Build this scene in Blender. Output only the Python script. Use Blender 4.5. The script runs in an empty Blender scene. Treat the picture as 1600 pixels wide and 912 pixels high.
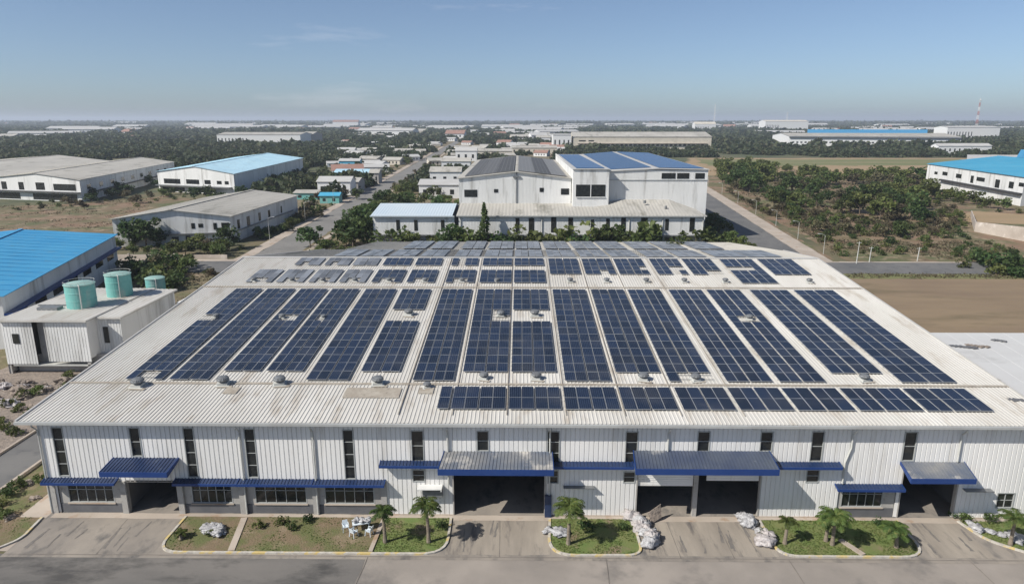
import bpy, math, random
import numpy as np
from mathutils import Vector, Matrix, noise as mnoise

R = math.radians
C = bpy.context.scene.collection
S = bpy.context.scene
rnd = random.Random(7)

# ------------------------------------------------------------------ camera, sky, sun, exposure
CAM_H = 35.1
PITCH, YAW, FPX = R(14.1), R(0.64), 1070.0
cam_d = bpy.data.cameras.new('camera')
cam = bpy.data.objects.new('camera', cam_d); C.objects.link(cam)
cam.location = (0, 0, CAM_H)
cam.rotation_euler = (R(90) - PITCH, 0, YAW)
cam_d.sensor_width = 36; cam_d.lens = FPX / 1600 * 36
cam_d.clip_start = 0.5; cam_d.clip_end = 60000
S.camera = cam

SUN_DIR = Vector((3.45, 1.9, -3.55)).normalized()          # the way the light travels
SUN_EL = math.asin(-SUN_DIR.z); SUN_AZ = math.atan2(-SUN_DIR.x, -SUN_DIR.y)
w = bpy.data.worlds.new('World'); S.world = w; w.use_nodes = True
nt = w.node_tree; bg = nt.nodes['Background']
sky = nt.nodes.new('ShaderNodeTexSky'); sky.sky_type = 'NISHITA'; sky.sun_disc = False
sky.sun_elevation = SUN_EL; sky.sun_rotation = SUN_AZ
sky.altitude = 50; sky.air_density = 0.7; sky.dust_density = 0.85; sky.ozone_density = 6.0
hsv = nt.nodes.new('ShaderNodeHueSaturation'); hsv.inputs['Saturation'].default_value = 0.88
tint = nt.nodes.new('ShaderNodeMixRGB'); tint.blend_type = 'MULTIPLY'; tint.inputs[0].default_value = 1; tint.inputs[2].default_value = (1.0, 1.0, .95, 1)
nt.links.new(sky.outputs[0], tint.inputs[1]); nt.links.new(tint.outputs[0], hsv.inputs['Color'])
# thin cirrus
tc = nt.nodes.new('ShaderNodeTexCoord'); mp = nt.nodes.new('ShaderNodeMapping')
mp.inputs['Scale'].default_value = (2.2, 1.0, 14.0); mp.inputs['Rotation'].default_value = (0, R(4), 0)
mp.inputs['Location'].default_value = (0.35, 0.0, 0.2)
nz = nt.nodes.new('ShaderNodeTexNoise'); nz.inputs['Scale'].default_value = 1.7; nz.inputs['Detail'].default_value = 9; nz.inputs['Roughness'].default_value = 0.62
cr = nt.nodes.new('ShaderNodeValToRGB'); cr.color_ramp.elements[0].position = 0.60; cr.color_ramp.elements[1].position = 0.95
cr.color_ramp.elements[1].color = (0.45, 0.45, 0.45, 1)
mx = nt.nodes.new('ShaderNodeMixRGB'); mx.inputs[2].default_value = (9.0, 8.6, 9.0, 1)
nt.links.new(tc.outputs['Generated'], mp.inputs[0]); nt.links.new(mp.outputs[0], nz.inputs['Vector'])
nt.links.new(nz.outputs[0], cr.inputs[0]); nt.links.new(cr.outputs[0], mx.inputs[0])
nt.links.new(hsv.outputs[0], mx.inputs[1]); nt.links.new(mx.outputs[0], bg.inputs[0])
bg.inputs[1].default_value = 0.082

sl = bpy.data.lights.new('sun', 'SUN'); sl.energy = 4.1; sl.angle = R(0.53); sl.color = (1.0, 0.955, 0.88)
so = bpy.data.objects.new('sun', sl); C.objects.link(so)
so.rotation_euler = SUN_DIR.to_track_quat('-Z', 'Y').to_euler()
S.view_settings.view_transform = 'Standard'; S.view_settings.look = 'None'
S.view_settings.gamma = 1; S.view_settings.exposure = 0.5; S.view_settings.use_curve_mapping = False
S.cycles.max_bounces = 6; S.cycles.diffuse_bounces = 3; S.cycles.glossy_bounces = 3
S.cycles.transparent_max_bounces = 6; S.cycles.volume_bounces = 0
HAZE = 0.00014

# ------------------------------------------------------------------ helpers
_cp, _sp, _cy, _sy = math.cos(PITCH), math.sin(PITCH), math.cos(YAW), math.sin(YAW)
def at(x, y, z=0.0):
    """world point at height z seen at photo pixel x, y (used once to survey the site plan)"""
    a, b = (x - 800) / FPX, -(y - 456) / FPX
    dx, dy, dz = a, _cp + b * _sp, -_sp + b * _cp
    dx, dy = _cy * dx - _sy * dy, _sy * dx + _cy * dy
    t = (z - CAM_H) / dz
    return (dx * t, dy * t)

def tag(o, label=None, cat=None, group=None, kind=None):
    if label: o['label'] = label
    if cat: o['category'] = cat
    if group: o['group'] = group
    if kind: o['kind'] = kind
    return o

def empty(name, loc=(0, 0, 0), rz=0, **k):
    o = bpy.data.objects.new(name, None); C.objects.link(o); o.location = loc; o.rotation_euler = (0, 0, rz)
    o.empty_display_size = 0.5
    return tag(o, **k)

class MB:
    def __init__(s): s.v = []; s.f = []; s.m = []
    def add(s, vs, fs, m=0):
        b = len(s.v); s.v += [tuple(p) for p in vs]; s.f += [tuple(i + b for i in f) for f in fs]; s.m += [m] * len(fs); return s
    def box(s, x0, x1, y0, y1, z0, z1, m=0):
        return s.add([(x0,y0,z0),(x1,y0,z0),(x1,y1,z0),(x0,y1,z0),(x0,y0,z1),(x1,y0,z1),(x1,y1,z1),(x0,y1,z1)],
                     [(0,3,2,1),(4,5,6,7),(0,1,5,4),(1,2,6,5),(2,3,7,6),(3,0,4,7)], m)
    def hexa(s, p, m=0):   # 8 points: bottom 4, top 4
        return s.add(p, [(0,3,2,1),(4,5,6,7),(0,1,5,4),(1,2,6,5),(2,3,7,6),(3,0,4,7)], m)
    def beam(s, a, b, wd, ht, m=0):
        a, b = Vector(a), Vector(b); d = (b - a).normalized()
        up = Vector((0,0,1)) if abs(d.z) < .95 else Vector((1,0,0))
        r = d.cross(up).normalized() * wd / 2; u = r.cross(d).normalized() * ht / 2
        return s.add([a-r-u,a+r-u,a+r+u,a-r+u,b-r-u,b+r-u,b+r+u,b-r+u], [(0,1,2,3),(7,6,5,4),(0,4,5,1),(1,5,6,2),(2,6,7,3),(3,7,4,0)], m)
    def tube(s, pts, rad, n=8, m=0, cap=True):
        pts = [Vector(p) for p in pts]; rad = rad if isinstance(rad, (list, tuple)) else [rad] * len(pts)
        b = len(s.v); prev = None
        for i, p in enumerate(pts):
            d = (pts[min(i+1, len(pts)-1)] - pts[max(i-1, 0)]).normalized()
            r = d.cross(Vector((0,0,1)) if abs(d.z) < .95 else Vector((0,1,0))).normalized(); u = r.cross(d)
            for k in range(n):
                a = 2 * math.pi * k / n; s.v.append(tuple(p + (r * math.cos(a) + u * math.sin(a)) * rad[i]))
        for i in range(len(pts) - 1):
            for k in range(n):
                s.f.append((b+i*n+k, b+i*n+(k+1)%n, b+(i+1)*n+(k+1)%n, b+(i+1)*n+k)); s.m.append(m)
        if cap:
            s.f.append(tuple(b+k for k in range(n))); s.m.append(m)
            s.f.append(tuple(b+(len(pts)-1)*n+k for k in reversed(range(n)))); s.m.append(m)
        return s
    def lathe(s, prof, c=(0,0,0), n=24, m=0):
        b = len(s.v)
        for r, z in prof:
            for k in range(n):
                a = 2*math.pi*k/n; s.v.append((c[0]+r*math.cos(a), c[1]+r*math.sin(a), c[2]+z))
        for i in range(len(prof)-1):
            for k in range(n):
                s.f.append((b+i*n+k, b+i*n+(k+1)%n, b+(i+1)*n+(k+1)%n, b+(i+1)*n+k)); s.m.append(m)
        s.f.append(tuple(b+k for k in reversed(range(n)))); s.m.append(m)
        s.f.append(tuple(b+(len(prof)-1)*n+k for k in range(n))); s.m.append(m)
        return s
    def build(s, name, mats, parent=None, smooth=False):
        me = bpy.data.meshes.new(name); me.from_pydata(s.v, [], s.f)
        if not isinstance(mats, (list, tuple)): mats = [mats]
        for q in mats: me.materials.append(q)
        if len(mats) > 1: me.polygons.foreach_set('material_index', s.m)
        if smooth: me.polygons.foreach_set('use_smooth', [True]*len(s.f))
        me.update()
        o = bpy.data.objects.new(name, me); C.objects.link(o)
        if parent: o.parent = parent
        return o

def copy_tree(o, parent=None):
    c = o.copy(); C.objects.link(c)
    if parent: c.parent = parent
    for ch in list(o.children): copy_tree(ch, c)
    return c

# ------------------------------------------------------------------ materials (all in world metres)
def mat(name, c1, c2=None, scale=1.0, rough=0.85, c3=None, stretch=(1,1,1), metal=0.0, bump=0.0, bscale=None, detail=6, lo=.35, hi=.65, coord='world', spec=0.5, obj_rand=0.0, scale3=None, lo3=.55, hi3=.7):
    m = bpy.data.materials.new(name); m.use_nodes = True; n = m.node_tree; b = n.nodes['Principled BSDF']
    b.inputs['Roughness'].default_value = rough; b.inputs['Metallic'].default_value = metal
    b.inputs['Specular IOR Level'].default_value = spec
    b.inputs['Base Color'].default_value = (*c1, 1)
    if coord == 'world': src = n.nodes.new('ShaderNodeNewGeometry').outputs['Position']
    else: src = n.nodes.new('ShaderNodeTexCoord').outputs['Object']
    mp = n.nodes.new('ShaderNodeMapping'); mp.inputs['Scale'].default_value = stretch; n.links.new(src, mp.inputs[0])
    out = None
    if c2 is not None:
        t = n.nodes.new('ShaderNodeTexNoise'); t.inputs['Scale'].default_value = scale; t.inputs['Detail'].default_value = detail; t.inputs['Roughness'].default_value = .6
        n.links.new(mp.outputs[0], t.inputs['Vector'])
        r = n.nodes.new('ShaderNodeMapRange'); r.inputs[1].default_value = lo; r.inputs[2].default_value = hi; n.links.new(t.outputs[0], r.inputs[0])
        x = n.nodes.new('ShaderNodeMixRGB'); x.inputs[1].default_value = (*c1,1); x.inputs[2].default_value = (*c2,1); n.links.new(r.outputs[0], x.inputs[0]); out = x.outputs[0]
        if c3 is not None:
            t2 = n.nodes.new('ShaderNodeTexNoise'); t2.inputs['Scale'].default_value = scale3 or scale*3.7; t2.inputs['Detail'].default_value = detail; t2.inputs['Roughness'].default_value = .65
            mp2 = n.nodes.new('ShaderNodeMapping'); mp2.inputs['Scale'].default_value = stretch; mp2.inputs['Location'].default_value = (13.7, 5.1, 2.2); n.links.new(src, mp2.inputs[0]); n.links.new(mp2.outputs[0], t2.inputs['Vector'])
            r2 = n.nodes.new('ShaderNodeMapRange'); r2.inputs[1].default_value = lo3; r2.inputs[2].default_value = hi3; n.links.new(t2.outputs[0], r2.inputs[0])
            x2 = n.nodes.new('ShaderNodeMixRGB'); x2.inputs[2].default_value = (*c3,1); n.links.new(r2.outputs[0], x2.inputs[0]); n.links.new(out, x2.inputs[1]); out = x2.outputs[0]
    if obj_rand and out is None:
        rgb = n.nodes.new('ShaderNodeRGB'); rgb.outputs[0].default_value = (*c1, 1); out = rgb.outputs[0]
    if obj_rand:
        oi = n.nodes.new('ShaderNodeObjectInfo'); h = n.nodes.new('ShaderNodeHueSaturation')
        r3 = n.nodes.new('ShaderNodeMapRange'); r3.inputs[3].default_value = 1-obj_rand; r3.inputs[4].default_value = 1+obj_rand
        n.links.new(oi.outputs['Random'], r3.inputs[0]); n.links.new(r3.outputs[0], h.inputs['Value']); n.links.new(out, h.inputs['Color']); out = h.outputs[0]
        if 'leaves' in name:
            r4 = n.nodes.new('ShaderNodeMapRange'); r4.inputs[3].default_value = .475; r4.inputs[4].default_value = .515; mm_ = n.nodes.new('ShaderNodeMath'); mm_.operation = 'FRACT'; m7 = n.nodes.new('ShaderNodeMath'); m7.operation = 'MULTIPLY'; m7.inputs[1].default_value = 7.3
            n.links.new(oi.outputs['Random'], m7.inputs[0]); n.links.new(m7.outputs[0], mm_.inputs[0]); n.links.new(mm_.outputs[0], r4.inputs[0]); n.links.new(r4.outputs[0], h.inputs['Hue'])
    if out is not None: n.links.new(out, b.inputs['Base Color'])
    if bump:
        tb = n.nodes.new('ShaderNodeTexNoise'); tb.inputs['Scale'].default_value = bscale or scale*4; tb.inputs['Detail'].default_value = 5
        n.links.new(mp.outputs[0], tb.inputs['Vector']); bp = n.nodes.new('ShaderNodeBump'); bp.inputs['Strength'].default_value = 1; bp.inputs['Distance'].default_value = bump
        n.links.new(tb.outputs[0], bp.inputs['Height']); n.links.new(bp.outputs[0], b.inputs['Normal'])
    m['out'] = 0
    return m

def leafmat(name, c1, c2, c3, obj_rand=.32, scale=.35):
    m = mat(name, c1, c2, scale=scale, rough=.6, c3=c3, scale3=scale*3, lo=.4, hi=.6, obj_rand=obj_rand, spec=.25, detail=3)
    n = m.node_tree; b = n.nodes['Principled BSDF']; o = n.nodes['Material Output']
    tr = n.nodes.new('ShaderNodeBsdfTranslucent'); mixs = n.nodes.new('ShaderNodeMixShader'); mixs.inputs[0].default_value = .38
    src = b.inputs['Base Color'].links[0].from_socket; n.links.new(src, tr.inputs[0])
    n.links.new(b.outputs[0], mixs.inputs[1]); n.links.new(tr.outputs[0], mixs.inputs[2]); n.links.new(mixs.outputs[0], o.inputs[0])
    return m

M = {}
M['terrain'] = mat('terrain', (.075,.085,.035), (.15,.115,.065), scale=.012, c3=(.045,.06,.025), scale3=.03, rough=.95, lo=.42, hi=.6, lo3=.48, hi3=.62)
M['farland'] = mat('far_land', (.035,.05,.025), (.07,.075,.04), scale=.0016, c3=(.028,.04,.022), scale3=.006, rough=.95)
M['scrubland'] = mat('scrubland', (.19,.12,.075), (.085,.095,.035), scale=.07, c3=(.28,.21,.14), scale3=.25, rough=.95, bump=.25, bscale=.9, lo=.40, hi=.62, lo3=.52, hi3=.68)
M['brown'] = mat('bare_earth', (.175,.125,.08), (.225,.165,.10), scale=.06, c3=(.13,.10,.055), scale3=.05, rough=.95, stretch=(.5,2.0,1), bump=.08, bscale=.8)
M['dirt'] = mat('dirt', (.20,.145,.095), (.11,.105,.045), scale=.12, c3=(.30,.24,.17), scale3=.4, rough=.95, bump=.2, bscale=1.1)
M['tan'] = mat('tan_field', (.31,.215,.125), (.25,.185,.10), scale=.03, c3=(.38,.29,.19), scale3=.02, rough=.95, stretch=(.25,2.5,1))
M['greenfield'] = mat('mown_field', (.12,.135,.045), (.19,.17,.08), scale=.03, c3=(.09,.12,.035), scale3=.05, rough=.95, stretch=(.25,1.5,1))
M['concrete'] = mat('yard_concrete', (.285,.25,.21), (.20,.178,.155), scale=.22, c3=(.10,.095,.09), scale3=.42, stretch=(1.3,.7,1), rough=.85, lo3=.52, hi3=.70, bump=.004, bscale=8)
M['apron'] = mat('apron_concrete', (.32,.28,.23), (.235,.205,.17), scale=.35, c3=(.10,.09,.085), scale3=.55, stretch=(1.9,.35,1), rough=.85, lo3=.53, hi3=.70, bump=.004, bscale=8)
M['asphalt'] = mat('worn_asphalt', (.10,.10,.10), (.15,.145,.138), scale=.1, c3=(.075,.075,.078), scale3=.5, rough=.9)
M['frontroad'] = mat('front_road', (.30,.265,.23), (.225,.20,.175), scale=.16, c3=(.13,.12,.11), scale3=.12, rough=.88, lo3=.52, hi3=.68, bump=.004, bscale=8)
M['darkroad'] = mat('dark_front_road', (.115,.108,.10), (.165,.152,.138), scale=.18, c3=(.06,.057,.054), scale3=.28, stretch=(.6,1.3,1), rough=.9, lo3=.5, hi3=.66, bump=.004, bscale=8)
M['stain'] = mat('oil_stain', (.13,.12,.11), (.19,.17,.15), scale=1.2, c3=(.08,.075,.07), rough=.8)
M['seamline'] = mat('joint_filler', (.13,.115,.10), (.20,.175,.15), scale=1, rough=.9)
M['pave'] = mat('pavement_concrete', (.42,.36,.30), (.33,.28,.23), scale=.15, c3=(.30,.20,.13), scale3=.5, rough=.9)
M['grass'] = mat('lawn', (.10,.15,.035), (.15,.16,.055), scale=.5, c3=(.19,.145,.09), scale3=.35, rough=.95, bump=.06, bscale=9, lo3=.55, hi3=.66)
M['drygrass'] = mat('dry_lawn', (.17,.125,.075), (.105,.115,.04), scale=.45, c3=(.23,.175,.115), scale3=.6, rough=.95, bump=.07, bscale=7, lo=.42, hi=.6)
M['roof'] = mat('roof_sheet', (.57,.55,.51), (.47,.45,.41), scale=.2, c3=(.33,.28,.22), scale3=.7, stretch=(1,.22,1), rough=.6, spec=.3, lo3=.53, hi3=.78)
M['roofwhite'] = mat('white_roof_sheet', (.47,.465,.45), (.41,.40,.38), scale=.14, c3=(.27,.25,.22), scale3=.35, stretch=(.6,1.4,1), rough=.6, lo3=.6, hi3=.78)
M['roofold'] = mat('weathered_roof', (.42,.40,.36), (.34,.325,.29), scale=.06, c3=(.20,.19,.16), scale3=.22, stretch=(1,.35,1), rough=.8, lo3=.54, hi3=.72)
M['seam'] = mat('roof_flashing', (.40,.36,.30), (.28,.24,.19), scale=.8, c3=(.18,.15,.12), rough=.6)
M['gutter'] = mat('gutter_metal', (.42,.43,.42), (.34,.34,.33), scale=.5, rough=.5)
M['wall'] = mat('wall_cladding', (.78,.765,.74), (.68,.67,.645), scale=.25, c3=(.40,.37,.32), scale3=.9, stretch=(1,1,.10), rough=.6, lo3=.55, hi3=.85)
M['wallold'] = mat('stained_wall', (.74,.735,.715), (.60,.60,.58), scale=.12, c3=(.27,.26,.235), scale3=.42, stretch=(1,1,.13), rough=.7, lo3=.53, hi3=.76)
M['plaster'] = mat('grey_plaster', (.40,.385,.36), (.33,.315,.29), scale=.6, c3=(.25,.23,.21), rough=.85)
M['plinth'] = mat('dark_plinth', (.095,.097,.105), (.13,.13,.135), scale=.8, rough=.8)
M['inside'] = mat('dim_interior', (.16,.155,.15), (.12,.115,.11), scale=.5, rough=.9)
M['blue'] = mat('blue_cladding', (.010,.024,.072), (.016,.034,.09), scale=.6, c3=(.10,.115,.15), scale3=1.2, rough=.45, lo3=.62, hi3=.8)
M['fascia'] = mat('blue_fascia', (.008,.036,.155), (.012,.045,.175), scale=.6, rough=.45)
M['bluefade'] = mat('faded_blue_roof', (.09,.11,.15), (.20,.20,.20), scale=.35, c3=(.42,.40,.37), scale3=.45, stretch=(1,1.0,1), rough=.55, lo3=.52, hi3=.66)
M['bluemid'] = mat('weathered_blue_roof', (.045,.06,.105), (.08,.095,.125), scale=.35, c3=(.40,.39,.37), scale3=.3, rough=.55, lo3=.6, hi3=.75)
M['azure'] = mat('azure_roof', (.035,.25,.47), (.055,.29,.50), scale=.12, c3=(.10,.26,.38), scale3=.5, rough=.6, lo3=.55, hi3=.8)
M['cyan'] = mat('pale_cyan_roof', (.42,.60,.68), (.36,.54,.64), scale=.08, c3=(.30,.42,.48), scale3=.2, rough=.6)
M['turq'] = mat('turquoise_blue_roof', (.045,.30,.47), (.075,.34,.50), scale=.1, c3=(.14,.30,.40), scale3=.4, rough=.6, lo3=.56, hi3=.8)
M['glass'] = mat('window_glass', (.012,.014,.015), (.03,.032,.03), scale=1.3, rough=.12, spec=.5)
M['dark'] = mat('dark_steel', (.04,.04,.042), rough=.6)
M['frame'] = mat('window_frame', (.35,.36,.35), rough=.5)
M['grey'] = mat('grey_metal', (.22,.23,.235), (.15,.155,.16), scale=2, rough=.5, metal=.3)
M['pipe'] = mat('pipe_plastic', (.52,.52,.49), (.42,.42,.39), scale=1, rough=.6)
M['tank'] = mat('green_tank', (.12,.36,.33), (.16,.40,.37), scale=.5, c3=(.27,.38,.35), scale3=.8, stretch=(1,1,.4), rough=.6, lo3=.5, hi3=.7)
M['ptop'] = mat('tank_lid', (.26,.40,.37), (.20,.33,.30), scale=1, rough=.7)
M['solarframe'] = mat('panel_frame', (.36,.37,.38), rough=.5)
M['trunk'] = mat('bark', (.14,.11,.08), (.09,.07,.05), scale=3, rough=.9)
M['palmtrunk'] = mat('palm_bark', (.24,.20,.15), (.15,.12,.09), scale=1, stretch=(1,1,12), rough=.9)
M['leafA'] = leafmat('dark_leaves', (.042,.078,.024), (.070,.110,.034), (.11,.14,.045))
M['leafB'] = leafmat('olive_leaves', (.075,.108,.032), (.115,.145,.042), (.17,.175,.062))
M['leafC'] = leafmat('dull_leaves', (.095,.092,.050), (.145,.125,.070), (.19,.15,.095))
M['leafF'] = leafmat('wood_leaves', (.042,.064,.030), (.078,.092,.042), (.14,.12,.072), obj_rand=0, scale=.045)
M['palm'] = leafmat('palm_leaves', (.07,.11,.03), (.11,.15,.04), (.19,.19,.06), scale=1.2)
M['blade'] = leafmat('grass_blades', (.085,.13,.03), (.13,.16,.045), (.20,.17,.08), scale=.8)
M['white'] = mat('white_paint', (.72,.72,.71), (.64,.64,.63), scale=1, rough=.6)
M['cream'] = mat('cream_wall', (.60,.55,.46), (.50,.46,.38), scale=.15, c3=(.35,.32,.27), rough=.85)
M['redroof'] = mat('red_roof', (.30,.17,.13), (.25,.15,.12), scale=.2, rough=.85)
M['red'] = mat('red_paint', (.42,.17,.15), rough=.7)
M['bag'] = mat('plastic_sheet', (.46,.46,.465), (.27,.265,.27), scale=2.5, c3=(.12,.115,.12), scale3=6, rough=.45, bump=.08, bscale=7)
M['bagpink'] = mat('pinkish_sheet', (.38,.35,.34), (.44,.41,.40), scale=2.5, c3=(.22,.18,.18), scale3=6, rough=.5, bump=.08, bscale=7)
M['rubble'] = mat('rubble', (.27,.22,.18), (.18,.15,.125), scale=1.1, c3=(.15,.13,.12), scale3=3, rough=.95, bump=.15, bscale=3)
M['plastic'] = mat('white_plastic', (.60,.66,.70), rough=.4)
M['boundary'] = mat('stained_concrete_wall', (.48,.42,.36), (.36,.31,.26), scale=.2, c3=(.62,.56,.50), scale3=.35, rough=.9)

def kerb_mat():
    m = mat('painted_kerb', (.50,.47,.41), (.36,.33,.29), scale=3, rough=.85); n = m.node_tree; b = n.nodes['Principled BSDF']
    g = n.nodes.new('ShaderNodeNewGeometry'); sp = n.nodes.new('ShaderNodeSeparateXYZ'); n.links.new(g.outputs['Position'], sp.inputs[0])
    ad = n.nodes.new('ShaderNodeMath'); ad.operation = 'SUBTRACT'; n.links.new(sp.outputs[0], ad.inputs[0]); n.links.new(sp.outputs[1], ad.inputs[1])
    md = n.nodes.new('ShaderNodeMath'); md.operation = 'PINGPONG'; md.inputs[1].default_value = 1.1; n.links.new(ad.outputs[0], md.inputs[0])
    gt = n.nodes.new('ShaderNodeMath'); gt.operation = 'GREATER_THAN'; gt.inputs[1].default_value = .55; n.links.new(md.outputs[0], gt.inputs[0])
    nz = n.nodes.new('ShaderNodeTexNoise'); nz.inputs['Scale'].default_value = 1.4; n.links.new(g.outputs['Position'], nz.inputs['Vector'])
    r = n.nodes.new('ShaderNodeMapRange'); r.inputs[1].default_value = .42; r.inputs[2].default_value = .6; r.inputs[4].default_value = .75; n.links.new(nz.outputs[0], r.inputs[0])
    mu = n.nodes.new('ShaderNodeMath'); mu.operation = 'MULTIPLY'; n.links.new(gt.outputs[0], mu.inputs[0]); n.links.new(r.outputs[0], mu.inputs[1])
    x = n.nodes.new('ShaderNodeMixRGB'); x.inputs[2].default_value = (.55,.40,.10,1)
    src = b.inputs['Base Color'].links[0].from_socket; n.links.new(mu.outputs[0], x.inputs[0]); n.links.new(src, x.inputs[1]); n.links.new(x.outputs[0], b.inputs['Base Color'])
    return m
M['kerb'] = kerb_mat()

def solar_mat(name, base, line, cx, cy, rough=.13, wline=.035, tint=.5, mix=.55, spec=.5):
    """glass over blue cells; cell grid drawn in the panel's own object space (cell size cx, cy)"""
    m = bpy.data.materials.new(name); m.use_nodes = True; n = m.node_tree; b = n.nodes['Principled BSDF']
    tcn = n.nodes.new('ShaderNodeTexCoord'); sp = n.nodes.new('ShaderNodeSeparateXYZ'); n.links.new(tcn.outputs['Object'], sp.inputs[0])
    ms = []
    for k, cs in ((0, cx), (1, cy)):
        d = n.nodes.new('ShaderNodeMath'); d.operation = 'DIVIDE'; d.inputs[1].default_value = cs; n.links.new(sp.outputs[k], d.inputs[0])
        f = n.nodes.new('ShaderNodeMath'); f.operation = 'FRACT'; n.links.new(d.outputs[0], f.inputs[0])
        l = n.nodes.new('ShaderNodeMath'); l.operation = 'LESS_THAN'; l.inputs[1].default_value = wline/cs; n.links.new(f.outputs[0], l.inputs[0]); ms.append(l)
    a = n.nodes.new('ShaderNodeMath'); a.operation = 'MAXIMUM'; n.links.new(ms[0].outputs[0], a.inputs[0]); n.links.new(ms[1].outputs[0], a.inputs[1])
    a2 = n.nodes.new('ShaderNodeMath'); a2.operation = 'MULTIPLY'; a2.inputs[1].default_value = mix; n.links.new(a.outputs[0], a2.inputs[0])
    oi = n.nodes.new('ShaderNodeObjectInfo'); r3 = n.nodes.new('ShaderNodeMapRange'); r3.inputs[3].default_value = 1-tint; r3.inputs[4].default_value = 1+tint
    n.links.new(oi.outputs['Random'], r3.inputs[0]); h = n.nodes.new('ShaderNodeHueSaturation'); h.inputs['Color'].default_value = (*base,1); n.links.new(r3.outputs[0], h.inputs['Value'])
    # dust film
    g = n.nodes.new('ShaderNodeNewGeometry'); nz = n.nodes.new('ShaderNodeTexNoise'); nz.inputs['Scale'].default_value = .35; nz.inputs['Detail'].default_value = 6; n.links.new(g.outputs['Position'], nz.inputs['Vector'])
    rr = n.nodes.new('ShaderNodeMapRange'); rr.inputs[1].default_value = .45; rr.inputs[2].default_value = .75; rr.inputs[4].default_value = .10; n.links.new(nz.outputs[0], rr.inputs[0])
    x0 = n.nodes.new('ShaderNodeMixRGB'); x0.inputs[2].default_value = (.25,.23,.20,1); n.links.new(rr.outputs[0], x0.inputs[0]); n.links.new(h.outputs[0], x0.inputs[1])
    x = n.nodes.new('ShaderNodeMixRGB'); x.inputs[2].default_value = (*line,1); n.links.new(a2.outputs[0], x.inputs[0]); n.links.new(x0.outputs[0], x.inputs[1]); n.links.new(x.outputs[0], b.inputs['Base Color'])
    b.inputs['Roughness'].default_value = rough; b.inputs['Specular IOR Level'].default_value = spec
    return m
M['solar'] = solar_mat('solar_glass', (.005,.010,.025), (.13,.17,.24), .19, .195, wline=.016, rough=.22, spec=.32)
M['solarsheen'] = solar_mat('painted_sheen_solar_glass', (.15,.16,.175), (.27,.28,.29), .19, .195, wline=.016, rough=.35, spec=.5)  # glancing sky reflection painted into the base colour as pale grey
M['solarfar'] = solar_mat('far_solar_glass', (.13,.132,.135), (.28,.28,.28), 1.25, 2.1, wline=.10, rough=.6, spec=.15)
M['solarblue'] = solar_mat('blue_solar_glass', (.012,.045,.13), (.04,.17,.38), 1.25, 2.1, wline=.09, rough=.25)

# ------------------------------------------------------------------ ground
def sheet(name, pts, z, m, jit=0.0, step=6.0, seed=1, kind='structure'):
    r = random.Random(seed); out = []
    n = len(pts)
    for i in range(n):
        a, b = Vector((*pts[i], 0)), Vector((*pts[(i+1) % n], 0)); L = (b-a).length; k = max(1, int(L/step)) if jit else 1
        for j in range(k):
            p = a.lerp(b, j/k)
            if jit: p += Vector((r.uniform(-1,1), r.uniform(-1,1), 0))*jit
            out.append((p.x, p.y, z))
    o = MB().add(out, [tuple(range(len(out)))]).build(name, m)
    # orient up
    if o.data.polygons[0].normal.z < 0: o.data.flip_normals()
    return tag(o, kind=kind)
def P(*px): return [at(x, y) for x, y in px]

sheet('ground', [(-26000,-2000),(26000,-2000),(26000,26000),(-26000,26000)], -0.03, M['farland'])
sheet('terrain', [(-2200,-200),(2200,-200),(2600,2600),(-2600,2600)], 0.0, M['terrain'])
sheet('scrub_ground', [(85,172),(330,172),(360,300),(300,450),(112,450),(98,340)], .03, M['scrubland'], 1.5)
sheet('brown_field', [(66,88),(300,88),(300,153),(66,153)], .03, M['brown'], .5)
sheet('tan_field', [(108,452),(300,440),(420,560),(420,660),(160,660)], .05, M['tan'], 4, 12)
sheet('green_field', [(150,545),(395,560),(400,640),(158,640)], .09, M['greenfield'], 5, 12)
sheet('bare_field', P((-60,325),(120,318),(260,306),(330,312),(160,362),(-60,372)), .04, M['scrubland'], 1.5)
sheet('dirt_yard', [(-56,170),(-20,172),(-20,330),(-64,360)], .03, M['dirt'], 1.2)
sheet('rough_ground', [(-46,113),(-46,157),(-120,157),(-120,60),(-57,60),(-57,113)], .02, M['dirt'], 1)
sheet('dusty_lots', P((395,330),(520,262),(560,250),(650,255),(590,290),(470,345)), .05, M['dirt'], 1.5)
sheet('village_ground', P((560,250),(640,205),(900,205),(900,255),(700,262)), .04, M['dirt'], 4, 15)
sheet('pit_floor', P((1450,345),(1520,330),(1640,338),(1640,352)), .08, M['tan'], .8)
# roads
sheet('cross_road', [(-400,158),(180,158),(180,171),(-400,171)], .06, M['asphalt'])
sheet('cross_road_verge', [(-400,171),(-72,171),(-72,173.5),(-400,173.5)], .07, M['pave'])
sheet('cross_road_edge', [(66,171),(180,171),(180,172.3),(66,172.3)], .07, M['pave'], .15, 3)
sheet('dirt_edge', [(66,153),(180,153),(180,158),(66,158)], .05, M['greenfield'], .5, 3)
def xr(Y): return -57.5 - .0405*max(Y,171) if Y < 940 else -57.5-.0405*940-(Y-940)*.033
M['roadpale'] = mat('pale_asphalt', (.16,.155,.145), (.21,.20,.185), scale=.1, c3=(.12,.115,.11), scale3=.5, rough=.9)
sheet('main_road', [(xr(171)-6,171),(xr(171)+5,171),(xr(940)+5,940),(xr(3200)+6,3200),(xr(3200)-6,3200),(xr(940)-5,940)], .08, M['roadpale'])
sheet('road_verge', [(xr(172)+4.9,172),(xr(172)+8.2,172),(xr(940)+8,940),(xr(940)+4.8,940)], .09, M['dirt'], .5, 5)
sheet('main_road_pavement', [(xr(172)-9.5,172),(xr(172)-6,172),(xr(940)-6,940),(xr(940)-10,940)], .10, M['pave'], .3, 5)
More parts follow.
